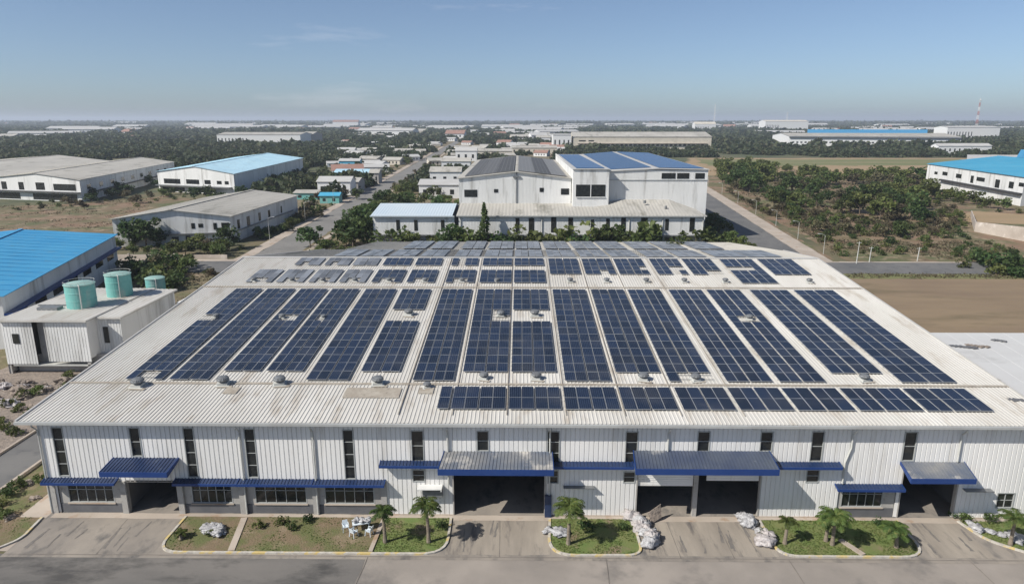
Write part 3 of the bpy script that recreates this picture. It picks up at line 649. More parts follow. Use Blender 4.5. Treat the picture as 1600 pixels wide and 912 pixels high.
# darker translucent sheets below some of the ventilators
for x0, x1, y0, y1, lb in ((-16.6,-11.3,59.7,61.7,'beside the middle ventilator'),(-28.2,-26.9,60.4,61.7,'beside the left ventilator'),(-9.6,-8.2,60.6,61.8,'small one near the front arrays')):
    mb = MB(); mb.hexa([(x0,y0,rz(y0)+.065),(x1,y0,rz(y0)+.065),(x1,y1,rz(y1)+.065),(x0,y1,rz(y1)+.065),(x0,y0,rz(y0)+.09),(x1,y0,rz(y0)+.09),(x1,y1,rz(y1)+.09),(x0,y1,rz(y1)+.09)])
    tag(mb.build('skylight_sheet', M['seam']), 'dark translucent roof sheet below the arrays, ' + lb, 'skylight', 'dark roof sheets')
# debris on the annex roof
for k, (px, py, L, lb) in enumerate(((1505,541,3.6,'long dark board lying on the white annex roof'),(1528,540,3.0,'short reddish board on the white annex roof'),(1560,533,1.6,'small dark scrap far back on the annex roof'),(1590,622,2.0,'dark green heap near the front of the annex roof'))):
    L *= .7; x, y = at(px, py, 10.9 if py < 560 else 10.0); z = rz(y)-.06
    mb = MB(); r_ = random.Random(k)
    for j in range(6):
        a = r_.uniform(-.15,.15); ox = (j-2.5)*L/6; mb.beam((x+ox-L/9,y-ox*.35+r_.uniform(-.2,.2),z+.06),(x+ox+L/9,y-ox*.35+r_.uniform(-.2,.2),z+.10),.35+r_.random()*.3,.10)
    tag(mb.build('roof_scrap', M['plinth'] if k != 1 else M['rubble']), lb, 'scrap')

# ------------------------------------------------------------------ generic buildings
def gable(name, label, cat, q, h, hr, wallm, roofm, over=.6, ridge='near', group=None, wins=(), bands=(), ribs=0, panels=None):
    """q: near-left, near-right, far-right, far-left ground points; ridge 'near' = gable faces the viewer, 'side' = eaves face the viewer"""
    nl, nr, fr, fl = [Vector((*p, 0)) for p in q]; c = (nl+nr+fr+fl)/4
    root = empty(name, tuple(c), label=label, cat=cat, group=group)
    def L(p, z): return (p.x-c.x, p.y-c.y, z)
    if ridge == 'near': ra, rb = (nl+nr)/2, (fl+fr)/2
    elif ridge == 'side': ra, rb = (nl+fl)/2, (nr+fr)/2
    w_ = MB()
    for a, b in ((nl,nr),(nr,fr),(fr,fl),(fl,nl)): w_.add([L(a,0),L(b,0),L(b,h),L(a,h)], [(0,1,2,3)])
    if ridge == 'near': w_.add([L(nl,h),L(nr,h),L(ra,hr)],[(0,1,2)]).add([L(fr,h),L(fl,h),L(rb,hr)],[(0,1,2)])
    else: w_.add([L(fl,h),L(nl,h),L(ra,hr)],[(0,1,2)]).add([L(nr,h),L(fr,h),L(rb,hr)],[(0,1,2)])
    w_.build('wall', wallm, root)
    ax = (rb-ra).normalized()*over; ra2, rb2 = ra-ax, rb+ax
    r_ = MB(); up = .12
    for e0, e1 in (((nl,fl),(nr,fr)) if ridge == 'near' else ((nl,nr),(fl,fr))):
        out = ((e0+e1)/2 - (ra+rb)/2); out = out.normalized()*over; dz = -(hr-h)*over/max(1e-3,((e0+e1)/2-(ra+rb)/2).length)
        a = e0+out-ax; b = e1+out+ax
        r_.hexa([L(a,h+dz+.02),L(b,h+dz+.02),L(rb2,hr+.02),L(ra2,hr+.02),L(a,h+dz+up+.02),L(b,h+dz+up+.02),L(rb2,hr+up+.02),L(ra2,hr+up+.02)])
    if (nr-nl).length > 24:   # standing seams of the big halls
        L0 = (rb-ra).length; k_n = int(L0/3.2)
        for e0, e1 in (((nl,fl),(nr,fr)) if ridge == 'near' else ((nl,nr),(fl,fr))):
            for k in range(1, k_n):
                t = k/k_n; pa = e0.lerp(e1, t); pb = ra.lerp(rb, t); r_.beam(L(pa, h+up+.03), L(pb, hr+up+.03), .16, .10)
        r_.beam(L(ra2, hr+up+.1), L(rb2, hr+up+.1), .9, .16)
    ro = r_.build('roof', roofm, root)
    edges = {'n':(nl,nr),'r':(nr,fr),'l':(fl,nl)}
    def slab(e, u0, u1, z0, z1, d0, d1):
        a, b = edges[e]; d = b-a; nn = Vector((d.y,-d.x,0)).normalized(); A = a+d*u0; B = a+d*u1
        return [L(A-nn*d0,z0),L(B-nn*d0,z0),L(B+nn*d1,z0),L(A+nn*d1,z0),L(A-nn*d0,z1),L(B-nn*d0,z1),L(B+nn*d1,z1),L(A+nn*d1,z1)]
    for (e,u0,u1,z0,z1) in wins:
        MB().hexa(slab(e,u0,u1,z0,z1,.05,.06)).build('window', M['glass'], root)
    for (e,u0,u1,z0,z1,d,mm) in bands:
        MB().hexa(slab(e,u0,u1,z0,z1,.02,d)).build('canopy', M[mm], root)
    if panels:
        pass
    return root

# white shed left of the centre
A_, B_, C_, D_ = (-115,191),(-84.3,197.5),(-82.6,254),(-113,248)
gable('warehouse', 'white gabled warehouse with a grey weathered roof by the left road', 'warehouse', (A_,B_,C_,D_), 7.9, 10.1, M['wallold'], M['roofold'],
      wins=[('n',.66,.69,4.6,6.2),('n',.72,.76,4.9,6.0),('n',.85,.88,4.2,6.1),('n',.92,.99,4.3,6.1),('n',.48,.54,1.2,2.4),('n',.6,.64,1.3,2.6),('n',.7,.76,1.2,2.7),('r',.08,.11,3.5,6.2),('r',.2,.24,3.3,6.2),('r',.36,.39,3.6,6.2),('r',.5,.53,3.6,6),('r',.7,.72,3.6,6)],
      bands=[('n',.38,1.0,3.1,3.35,.9,'grey'),('r',.0,.9,3.1,3.3,.7,'grey')])
# low boundary wall behind the cross street
tag(MB().box(-170,-76,174.0,174.25,0,1.1).box(-102,-101.6,173.9,174.35,0,1.4).box(-90,-89.6,173.9,174.35,0,1.4).build('boundary_wall', M['boundary']), 'low pale boundary wall in front of the left warehouse', 'wall')
# blue roofed hall at the left edge
gable('blue_hall', 'grey hall with a bright azure roof at the left edge', 'industrial hall', ((-113,95),(-80.5,102),(-96.2,160),(-135,152)), 8.6, 10.3, M['wallold'], M['azure'],
      wins=[('r',.06+.135*k,.14+.135*k,3.6,4.9) for k in range(7)], bands=[('r',0,1,5.4,5.75,1.2,'fascia')])
# pale cyan hall
gable('cyan_hall', 'pale hall with a light cyan gabled roof', 'industrial hall', ((-182,346),(-137,330),(-147,470),(-196,478)), 10.0, 13.0, M['wallold'], M['cyan'],
      wins=[('n',.08,.3,4.2,6.6),('n',.38,.55,4.4,6.6),('n',.62,.7,4.6,6.6),('n',.78,.84,4.8,6.4),('n',.88,.93,4.8,6.4),('n',.05,.35,.4,2.4),('n',.4,.62,.4,2.4)], bands=[('n',0,.97,3.2,3.6,2.2,'grey')])
# grey double hall, far left
gable('grey_hall', 'grey weathered hall with a wide roof, right half of the far left pair', 'industrial hall', ((-240,312),(-192.5,300),(-216,432),(-262,442)), 9.6, 12.0, M['wallold'], M['roofold'],
      wins=[('n',.1,.16,4.6,8),('n',.3,.36,4.6,8),('n',.5,.6,4.8,8),('n',.7,.95,4.8,7.6),('n',.05,.3,.4,3.2),('n',.45,.95,.4,3.2)]+[('r',.05+.1*k,.08+.1*k,5.0,7) for k in range(9)], bands=[('n',0,1,3.8,4.2,1.8,'dark'),('r',.1,.9,3.4,3.7,1.4,'dark')])
gable('grey_hall', 'grey weathered hall with stained roof, left half of the far left pair', 'industrial hall', ((-330,338),(-240.5,312),(-262.5,442),(-345,470)), 9.6, 12.4, M['wallold'], M['roofold'], bands=[('n',0,1,3.8,4.2,1.8,'dark')])
# turquoise hall on the right
gable('turquoise_hall', 'white stained hall with a turquoise blue roof on the right', 'industrial hall', (at(1450,256,12),at(1602,277,12),(300,318),(318,412)), 12.0, 15.2, M['wallold'], M['turq'],
      wins=[('n',.10,.14,7.2,8.6),('n',.20,.26,7.4,9.2),('n',.36,.42,7.2,9.2),('n',.52,.55,6.0,9.4),('n',.58,.66,7.4,9.2),('n',.76,.80,5.8,9.4),('n',.88,.92,6.6,9.4),('n',.96,1.0,8,9.6)], bands=[('n',.2,1,4.6,5.4,1.4,'dark')], ridge='side')
gable('turquoise_hall', 'second blue roofed hall behind the turquoise one at the right edge', 'industrial hall', (at(1590,246,9),at(1760,256,9),at(1800,238,9),at(1600,236,9)), 9, 12, M['white'], M['azure'], ridge='side')
gable('white_shed', 'long white shed behind the turquoise hall', 'shed', (at(1512,250,6),at(1640,252,6),at(1640,243,6),at(1512,243,6)), 6, 8, M['white'], M['roofwhite'], ridge='side')
# pit wall
a, b = at(1522,362), at(1640,385); pw_ = MB()
pw_.hexa([(a[0],a[1],0),(b[0],b[1],0),(b[0]+.3,b[1]+.4,0),(a[0]+.3,a[1]+.4,0),(a[0],a[1],3.2),(b[0],b[1],4.6),(b[0]+.3,b[1]+.4,4.6),(a[0]+.3,a[1]+.4,3.2)])
a2 = at(1516,338); pw_.hexa([(a2[0],a2[1],0),(a[0],a[1],0),(a[0]+.4,a[1]+.2,0),(a2[0]+.4,a2[1]+.2,0),(a2[0],a2[1],2.2),(a[0],a[1],3.2),(a[0]+.4,a[1]+.2,3.2),(a2[0]+.4,a2[1]+.2,2.2)])
tag(pw_.build('retaining_wall', M['boundary']), 'stained concrete retaining wall of the empty lot on the right', 'wall')

# ------------------------------------------------------------------ rear factory
rf = empty('rear_factory', (0,190,0), label='tall white stained factory block with low wing, behind the main roof', cat='factory')
def rpart(mb, name, m, **k):
    o = mb.build(name, m, rf, **k); o.location = (0,-190,0); return o
lw = MB(); ribs_wall(lw, -17, 51, 0, 9.35, y=190); lw.add([(51,190,0),(51,204,0),(51,204,9.3),(51,190,9.3)],[(0,1,2,3)])
rpart(lw, 'low_wing_wall', M['wallold'])
r_ = MB()
def lowz(x): return 11.0 if x < 22 else (11.0+(x-22)*.19 if x < 30 else (12.5 if x < 44 else 12.5-(x-44)*.38))
xx = [-17.6+k*.5 for k in range(int(69.6/.5)+1)]; vs = []
for i, x in enumerate(xx):
    e = .05 if i % 2 else 0
    vs += [(x,189.4,9.3+e),(x,204.0,lowz(x)+e)]
r_.add(vs, [(2*i,2*i+2,2*i+3,2*i+1) for i in range(len(xx)-1)]); rpart(r_, 'low_wing_roof', M['roofold'])
rpart(MB().box(-17.6,51.8,189.2,189.4,9.05,9.32), 'low_wing_gutter', M['gutter'])
for x, wd, z0, z1 in ((3.3,1.5,4.0,8.6),(-9.2,.5,4.5,8),(-.6,1.1,4.2,8.6),(14.2,1.3,4.4,8.7),(9.5,1.4,4.6,8.9),(20.3,.9,5,8.2),(24.6,1.0,4.6,8.5),(28.9,1.3,4.5,8.7),(34.7,1.8,4.8,8.7),(48.0,1.4,4.9,8.7),(41,1.0,5.2,8.4)):
    rpart(MB().box(x-wd/2,x+wd/2,189.93,190.02,z0,z1), 'window', M['glass'])
rpart(MB().box(-17,51,188.9,190,3.7,3.95), 'canopy', M['grey'])
for x in (-16.5,6.2,30.5,39.8,51.0): rpart(MB().tube([(x,189.8,9.1),(x,189.8,.2)],.12,6), 'downpipe', M['pipe'])
for x, wd in ((18,3),(24,1.6),(35,2.5),(42,3),(-12,3),(-5,2),(11,2.4)): rpart(MB().box(x-wd/2,x+wd/2,189.93,190.02,1.8,3.3), 'low_window', M['glass'])
# tall gabled block
def tgz(x): return 18.3 + (1.9 if True else 0)*(1-abs(x+1)/16.5)
tb = MB(); ribs_wall(tb, -18, 15.2, 9, 18.3, y=204); tb.add([(-18,204,18.3),(15.2,204,18.3),(-1,204,20.15)],[(0,1,2)])
tb.add([(-18,298,0),(-18,204,0),(-18,204,18.3),(-18,298,18.3)],[(0,1,2,3)]); rpart(tb,'tall_block_wall',M['wallold'])
tr = MB(); vs = []
for x0_, z0_, x1_, z1_ in ((-18.6,18.25,-1,20.2),(-1,20.2,15.6,18.25)):
    tr.hexa([(x0_,203.4,z0_),(x1_,203.4,z1_),(x1_,298,z1_),(x0_,298,z0_),(x0_,203.4,z0_+.15),(x1_,203.4,z1_+.15),(x1_,298,z1_+.15),(x0_,298,z0_+.15)])
rpart(tr,'tall_block_roof',M['roofold'])
rpart(MB().box(-1.1,-.7,203.8,203.96,10.5,20.0),'gable_pipe',M['grey']); rpart(MB().box(-2,.2,203.6,203.96,18.6,19.0),'rain_head',M['grey'])
for x0_, x1_, z0_, z1_ in ((-16.4,-12.6,12.9,15.0),(-7.6,-6.4,14.2,15.2),(12.2,14.6,13.6,15.4),(5.9,7.1,14.4,15.6)):
    rpart(MB().box(x0_,x1_,203.9,204.02,z0_,z1_),'window',M['glass'])
# box block with blue arrays on top
bb_ = MB(); ribs_wall(bb_, 15.4, 25.8, 9, 21.2, y=200); ribs_wall(bb_, 25.8, 55, 6, 20.9, y=203)
bb_.add([(25.8,200,9),(25.8,203,9),(25.8,203,21.0),(25.8,200,21.0)],[(0,1,2,3)]).add([(55,203,0),(55,300,0),(55,300,21.2),(55,203,21.0)],[(0,1,2,3)]).add([(15.4,200,9),(15.4,204,9),(15.4,204,21.2),(15.4,200,21.2)],[(3,2,1,0)]).add([(15.4,204,18),(15.4,300,18),(15.4,300,21.2),(15.4,204,21.2)],[(3,2,1,0)])
rpart(bb_,'box_block_wall',M['wallold'])
for a_ in (((15.2,199.6,21.25),(26.0,199.6,21.25),(26.0,300,20.6),(15.2,300,20.6)), ((26.0,202.6,20.5),(40,202.6,21.2),(40,300,21.7),(26.0,300,20.6)), ((40,202.6,21.2),(55.3,202.6,20.95),(55.3,300,21.2),(40,300,21.7))):
    rpart(MB().hexa(list(a_)+[(p[0],p[1],p[2]+.14) for p in a_]),'box_block_roof',M['roofwhite'])
rpart(MB().box(16.3,24.8,199.9,200.02,13.4,16.9),'window',M['glass']); rpart(MB().box(20.5,20.7,199.7,199.88,13.4,16.9).box(16.3,24.8,199.7,199.88,13.2,13.4),'window_frame',M['white'])
for x0_, x1_ in ((41.5,45.5),(46,49.5),(51.3,54)): rpart(MB().box(x0_,x1_,202.9,203.02,18.4,20.0),'window',M['glass'])
rpart(MB().box(25.8,55.1,202.8,203.02,17.9,18.1),'wall_band',M['gutter'])
# arrays on the rear factory
def slope_array(name, p, m, label):
    c = Vector(p[0]); o_ = empty('solar_array', tuple(c), label=label, cat='solar array', group='solar arrays on the rear factory')
    MB().hexa([tuple(Vector(q)-c) for q in p]+[tuple(Vector(q)-c+Vector((0,0,.08))) for q in p]).build('panel_field', m, o_)
k_ = 0
for a_, b_ in ((-16.4,-12.1),(-12.0,-7.1),(-7.0,-1.6),(-.5,4.5),(4.6,9.4),(9.5,13.9)):
    z = lambda x: 20.45 - abs(x+1)*.113
    lb = ['leftmost','second from left','third from left','third from right','second from right','rightmost'][k_]; k_ += 1
    slope_array('s', [(a_,206,z(a_)+.06),(b_,206,z(b_)+.06),(b_,292,z(b_)+.06),(a_,292,z(a_)+.06)], M['solarfar'], 'grey solar array on the gabled rear roof, ' + lb)
slope_array('s', [(16.4,202,21.5),(24.6,202,21.5),(24.6,292,20.95),(16.4,292,20.95)], M['solarblue'], 'blue solar array on the flat rear block, left')
slope_array('s', [(27,207,20.8),(39,207,21.4),(39,296,21.95),(27,296,20.95)], M['solarblue'], 'blue solar array on the flat rear block, middle')
slope_array('s', [(41,205,21.45),(54.2,205,21.25),(54.2,296,21.5),(41,296,21.95)], M['solarblue'], 'blue solar array on the flat rear block, right')
# light blue low annex to the left of the rear factory
an = empty('rear_annex', (-29,190,0), label='low white annex with pale blue ribbed roof, left end of the rear factory', cat='annex')
mb = MB(); ribs_wall(mb, -41, -18.2, 0, 9.2, y=190); mb.add([(-41,204,0),(-41,190,0),(-41,190,9.2),(-41,204,10.8)],[(0,1,2,3)]).add([(-41,204,0),(-18.2,204,0),(-18.2,204,10.8),(-41,204,10.8)],[(3,2,1,0)]); mb.build('wall', M['wallold'], an).location = (29,-190,0)
vs = []; xx = [-41.5+k*.4 for k in range(int(23.2/.4)+1)]; mb = MB()
for i, x in enumerate(xx): e = .05 if i%2 else 0; vs += [(x,189.3,9.25+e),(x,204.2,10.95+e)]
mb.add(vs, [(2*i,2*i+2,2*i+3,2*i+1) for i in range(len(xx)-1)]).box(-41.6,-18.3,189.1,189.3,9.0,9.3)
m_ = mat('pale_blue_roof', (.46,.54,.60), (.52,.58,.62), scale=.1, rough=.5); mb.build('roof', m_, an).location = (29,-190,0)
for x in (-34,-29,-21.5): MB().box(x-.5,x+.5,189.93,190.02,5.0,8).build('window', M['glass'], an).location = (29,-190,0)
MB().box(-41,-18.2,189,190,3.7,3.95).build('canopy', M['grey'], an).location = (29,-190,0)
tag(MB().tube([(36,198,11.8),(36,198,12.6)],.4,10).tube([(41.5,195,10.6),(41.5,195,11.4)],.35,10).build('roof_vent_pair', M['grey'], rf), kind=None).location = (0,-190,0)

# ------------------------------------------------------------------ tank building on the left
tk = empty('tank_building', (-66,91,0), label='white ribbed shed carrying green tanks, left of the main factory', cat='shed')
def tpart(mb, name, m, **k):
    o = mb.build(name, m, tk, **k); o.location = (66,-91,0); return o
mb = MB(); ribs_wall(mb, -72.6, -68.2, 1.5, 8.0, y=91); ribs_wall(mb, -66.6, -60.5, 1.9, 8.0, y=91)
mb.add([(-60.5,91,2.4),(-60.5,93.2,2.4),(-60.5,93.2,8),(-60.5,91,8)],[(0,1,2,3)]); ribs_wall(mb, -60.5, -57.0, 2.0, 7.8, y=93.2)
mb.add([(-57.0,93.2,0),(-57.0,109,0),(-57.0,109,7.8),(-57.0,93.2,7.8)],[(0,1,2,3)]).add([(-72.6,109,0),(-57,109,0),(-57,109,8),(-72.6,109,8)],[(3,2,1,0)]).add([(-72.6,91,0),(-72.6,109,0),(-72.6,109,8),(-72.6,91,8)],[(3,2,1,0)])
tpart(mb,'upper_wall',M['wallold'])
mb = MB().box(-72,-57.4,92.2,92.4,0,2.6).box(-68.2,-66.6,92.0,92.2,2.2,8.0); tpart(mb,'ground_floor_wall',M['plaster'])
for x in (-72.4,-61): tpart(MB().box(x-.2,x+.2,91.1,91.4,0,2.0),'post',M['plaster'])
def flatroof(x0,x1,y0,y1,z0,z1):
    n = int((x1-x0)/.35); vs = []; mb = MB()
    for i in range(n+1):
        e = .09 if i%2 else 0; x = x0+(x1-x0)*i/n; vs += [(x,y0,z0+e),(x,y1,z1+e)]
    mb.add(vs,[(2*i,2*i+2,2*i+3,2*i+1) for i in range(n)]); mb.box(x0,x1,y0-.06,y0,z0-.2,z0+.05).box(x1,x1+.06,y0,y1,z0-.2,z0+.05); return mb
tpart(flatroof(-73.0,-60.2,90.6,109.3,8.05,8.1),'left_roof',M['roof']); tpart(flatroof(-60.15,-56.6,92.8,109.3,7.9,7.95),'right_roof',M['roof'])
tpart(MB().box(-59.6,-58.9,93.1,93.22,4.0,6.4),'window',M['glass']); tpart(MB().box(-71.2,-70.3,90.9,91.02,4.6,6.0),'window',M['glass']); tpart(MB().box(-71.9,-57.5,91.1,92.1,1.2,1.4),'ledge',M['pipe'])
def tank(x, y, z, r, h, lb, lidr=True):
    root = empty('water_tank', (x,y,z), label=lb, cat='tank', group='green tanks on the shed')
    prof = [(r,0),(r,h*.32),(r*1.015,h*.33),(r*1.015,h*.35),(r,h*.36),(r,h*.66),(r*1.015,h*.67),(r*1.015,h*.69),(r,h*.70),(r,h)]
    MB().lathe(prof, n=36).build('shell', M['tank'], root)
    MB().lathe([(r*1.04,h-.02),(r*1.06,h+.08),(r*.9,h+.2),(r*.3,h+.38),(.05,h+.4)], n=36).build('lid', M['ptop'], root)
    mb = MB()
    for k in range(20):
        a = 2*math.pi*k/20; b = 2*math.pi*(k+1)/20
        mb.tube([(r*1.02*math.cos(a),r*1.02*math.sin(a),h+.5),(r*1.02*math.cos(b),r*1.02*math.sin(b),h+.5)],.025,4,cap=False)
        if k%3==0: mb.tube([(r*1.02*math.cos(a),r*1.02*math.sin(a),h),(r*1.02*math.cos(a),r*1.02*math.sin(a),h+.5)],.025,4)
    if lidr: mb.build('guard_rail', M['pipe'], root)
    MB().tube([(r*.5,r*-.9,h+.3),(r*.62,-r*1.02,h+.1),(r*.62,-r*1.05,.1)],.08,6).build('tank_pipe', M['pipe'], root)
x, y = at(129,478,8.1); tank(x,y,8.1,2.0,3.4,'green cylindrical tank nearest the shed corner, leftmost of three')
x, y = at(188,461,8.1); tank(x,y,8.1,1.85,3.4,'green cylindrical tank with a railed lid, middle of three')
x, y = at(241,466,4.0); tank(x,y+1,4.0,1.6,3.5,'small green tank behind the shed, rightmost of three',False)
tag(MB().box(-72,-66,98,98.1,8.1,8.35).box(-70.5,-67.5,95.6,97,8.1,8.5).build('rack', M['grey']), 'flat metal rack lying on the shed roof beside the tanks', 'rack')
tag(MB().box(-57.0,-48.5,111,113.5,0,5.2).box(-57.6,-48,110.4,114,5.2,5.35).build('lean_to', M['wallold']), 'low lean-to with ribbed roof behind the tank shed', 'shed')

# ------------------------------------------------------------------ vegetation
def leaf_quads(cent, sz, rs, flat=.35):
    """numpy: random quads round the centres"""
    n = len(cent); d = rs.normal(size=(n,3)); d[:,2] = np.abs(d[:,2])+flat; d /= np.linalg.norm(d,axis=1)[:,None]
    t = rs.normal(size=(n,3)); t -= d*np.sum(t*d,axis=1)[:,None]; t /= np.linalg.norm(t,axis=1)[:,None]; b = np.cross(d,t)
    s = (sz*(0.6+.8*rs.random(n)))[:,None] if np.ndim(sz) == 0 else (sz*(0.6+.8*rs.random(n)))[:,None]
    k = .45+.5*rs.random((n,1))
    return np.stack([cent - t*s, cent + b*s*k, cent + t*s, cent - b*s*k], axis=1)
def quads_obj(name, q, m, parent=None):
    n = len(q); me = bpy.data.meshes.new(name); me.vertices.add(4*n); me.vertices.foreach_set('co', q.reshape(-1).astype(np.float32))
    me.loops.add(4*n); me.loops.foreach_set('vertex_index', np.arange(4*n, dtype=np.int32)); me.polygons.add(n); me.polygons.foreach_set('loop_start', np.arange(0,4*n,4,dtype=np.int32))
    me.materials.append(m); me.update(calc_edges=True); me.validate()
    o = bpy.data.objects.new(name, me); C.objects.link(o)
    if parent: o.parent = parent
    return o
def crown(seed, n, rad, h0, h1, sz, kind='round'):
    rs = np.random.RandomState(seed); L = 11 if kind != 'cone' else 9
    cs = []; rr = []
    for k in range(L):
        if kind == 'cone':
            t = k/(L-1); z = h0+(h1-h0)*t; r_ = rad*(1-t)*.75+.15; cs.append((rs.normal()*.1,rs.normal()*.1,z)); rr.append((r_,r_,(h1-h0)/L*1.2))
        else:
            a = rs.uniform(0,6.28); d = rad*.80*math.sqrt(rs.rand()); z = h0+(h1-h0)*(.12+.72*rs.rand()) - d*.10
            r_ = rad*rs.uniform(.24,.52); cs.append((d*math.cos(a),d*math.sin(a),z)); rr.append((r_,r_,r_*.72*(h1-h0)/(1.3*rad) if kind=='round' else r_*.6))
    pts = []
    per = n//L
    for c, r_ in zip(cs, rr):
        d = rs.normal(size=(per,3)); d /= np.linalg.norm(d,axis=1)[:,None]; q = (.55+.55*rs.rand(per,1)**.6)
        pts.append(np.array(c)+d*q*np.array(r_))
    pts = np.concatenate(pts); pts[:,2] = np.maximum(pts[:,2], h0*.5+.05)
    return leaf_quads(pts, sz, rs)
def make_tree(name, seed, rad, h, leafm, n=420, sz=.34, kind='round', label='', cat='tree', group=None, low=.3):
    root = empty(name, (0,0,0), label=label, cat=cat, group=group); rs = random.Random(seed)
    t = MB(); top = h*.62; pts = [(0,0,-.05),(rs.uniform(-.1,.1),rs.uniform(-.1,.1),h*.25),(rs.uniform(-.2,.2),rs.uniform(-.2,.2),top)]
    t.tube(pts, [h*.030,h*.022,h*.010], 7)
    if kind != 'cone':
        for k in range(5):
            a = k*1.256+rs.uniform(-.3,.3); z0 = h*rs.uniform(.2,.4); t.tube([(0,0,z0),(rad*.35*math.cos(a),rad*.35*math.sin(a),z0+h*.14),(rad*.6*math.cos(a),rad*.6*math.sin(a),z0+h*.26)],[h*.014,h*.009,h*.004],5)
    t.build('trunk', M['trunk'], root)
    quads_obj('crown', crown(seed, n, rad, h*low, h, sz, kind), leafm, root)
    return root
protoT = {}
def put_tree(kind, x, y, s=1.0, label=None, group=None, z=0, cat=None, name=None):
    mk = {
     'dark': lambda i: make_tree('tree', 11+i, 3.2, 6.0, M['leafA'], 700, .36),
     'olive': lambda i: make_tree('tree', 21+i, 2.8, 5.0, M['leafB'], 560, .34),
     'dull': lambda i: make_tree('scrub_tree', 31+i, 2.6, 4.4, M['leafC'], 480, .32),
     'bush': lambda i: make_tree('shrub', 41+i, 1.5, 1.9, M['leafB'], 300, .20, low=.1),
     'dbush': lambda i: make_tree('shrub', 51+i, 1.6, 2.1, M['leafA'], 320, .21, low=.1),
     'cone': lambda i: make_tree('conifer', 61+i, 1.8, 7.0, M['leafA'], 620, .28, 'cone', low=.08)}[kind]
    var = rnd.randrange(3) if kind != 'cone' else 0; key = (kind, var)
    if key not in protoT:
        o = mk(var); protoT[key] = o
    else:
        o = copy_tree(protoT[key])
    o.location = (x, y, z); o.rotation_euler = (0,0,rnd.uniform(0,6.28)); q = s*rnd.uniform(.88,1.12); o.scale = (q*rnd.uniform(.9,1.1), q, q*rnd.uniform(.85,1.12))
    base = {'dark':'tree','olive':'tree','dull':'scrub tree','bush':'shrub','dbush':'shrub','cone':'conifer'}[kind]
    o['label'] = label; o['category'] = cat or base
    if group: o['group'] = group
    elif 'group' in o: del o['group']
    return o
def poly_in(x, y, poly):
    c = False; n = len(poly)
    for i in range(n):
        a, b = poly[i], poly[(i+1)%n]
        if (a[1] > y) != (b[1] > y) and x < (b[0]-a[0])*(y-a[1])/(b[1]-a[1])+a[0]: c = not c
    return c
def scatter(poly, n, mind, seed, tries=30):
    r = random.Random(seed); xs_ = [p[0] for p in poly]; ys_ = [p[1] for p in poly]; out = []
    for _ in range(n*tries):
        if len(out) >= n: break
        x, y = r.uniform(min(xs_),max(xs_)), r.uniform(min(ys_),max(ys_))
        if poly_in(x,y,poly) and all((x-a)**2+(y-b)**2 > mind**2 for a,b in out[-400:]): out.append((x,y))
    return out
# thick scrub wood on the right
wood = P((1114,264),(1190,258),(1300,272),(1400,276),(1452,292),(1490,322),(1440,352),(1360,342),(1290,330),(1215,330),(1135,296))
LB = {'dark':'dark green bushy tree in the thicket right of the side road','olive':'yellow-green bushy tree in the thicket right of the side road','dull':'dull brownish green tree in the thicket right of the side road'}
GR = {'dark':'dark trees in the right thicket','olive':'light green trees in the right thicket','dull':'dull trees in the right thicket'}
mass_q = []
def mass_tree(kind, x, y, s):
    var = rnd.randrange(3); src = [c for c in protoT[(kind, var)].children if c.name.startswith('crown')][0].data if (kind, var) in protoT else None
    if src is None: put_tree(kind, x, y, s, LB[kind], GR[kind]); return
    co = np.empty(len(src.vertices)*3, dtype=np.float32); src.vertices.foreach_get('co', co); co = co.reshape(-1,3)[:len(src.vertices)]
    a = rnd.uniform(0,6.28); c_, s_ = math.cos(a), math.sin(a); q = s*rnd.uniform(.88,1.12)
    co = co @ np.array([[c_,s_,0],[-s_,c_,0],[0,0,1]])*q + np.array([x,y,0]); mass_q.append(co.reshape(-1,4,3))
clump = lambda x, y: mnoise.noise(Vector((x/22., y/34., 2)))
thick = sorted([p for p in scatter(wood, 300, 4.1, 5, 60) if clump(*p) > -.22], key=lambda p: p[1])
for x, y in thick[120:]:
    k = rnd.choice(['dark','olive','olive','dull','dull']); mass_tree(k, x, y, rnd.uniform(.6,1.2)*(1.55 if clump(x,y) > .05 else .9))
if mass_q: tag(quads_obj('thicket', np.concatenate(mass_q), M['leafB']), 'far half of the thicket right of the side road, one dense mass', 'thicket', kind='stuff')
for x, y in thick[:120]:
    k = rnd.choice(['dark','olive','olive','dark','dull']); put_tree(k, x, y, rnd.uniform(.55,1.15)*(1.6 if clump(x,y) > .05 else .85), LB[k], GR[k])
near_scrub = P((1135,300),(1215,330),(1290,333),(1360,345),(1440,352),(1490,325),(1520,350),(1490,368),(1400,372),(1300,368),(1235,352),(1180,328))
for x, y in scatter(near_scrub, 85, 4.6, 77, 60):
    k = rnd.choice(['dull','olive','dull']); put_tree(k, x, y, rnd.uniform(.35,.85), {'olive':'small yellow-green tree on the open edge of the thicket','dull':'small brownish bushy tree on the open edge of the thicket'}[k], {'olive':'small green trees at the thicket edge','dull':'small brown trees at the thicket edge'}[k])
sparse = P((1215,325),(1290,332),(1360,345),(1440,355),(1500,345),(1510,372),(1640,405),(1640,412),(1310,400),(1240,350))
for x, y in scatter(sparse, 95, 3.4, 9):
    k = rnd.choice(['bush','dbush','bush']); put_tree(k, x, y, rnd.uniform(.5,1.25), 'low %s shrub on the open scrub ground right of the side road' % ('dark green' if k == 'dbush' else 'olive green'), '%s shrubs on the scrub ground' % k.replace('dbush','dark').replace('bush','olive'))
for x, y, s in ((*at(1530,412),1.9),(*at(1552,418),2.1),(*at(1575,421),2.2),(*at(1596,425),2.3),(*at(1505,418),1.2),(*at(1560,428),1.6),(*at(1590,433),1.7)):
    put_tree('dbush' if s > 1.6 else 'bush', x, y, s, 'big shrub at the end of the cross road on the right edge', 'shrubs at the right end of the cross road')
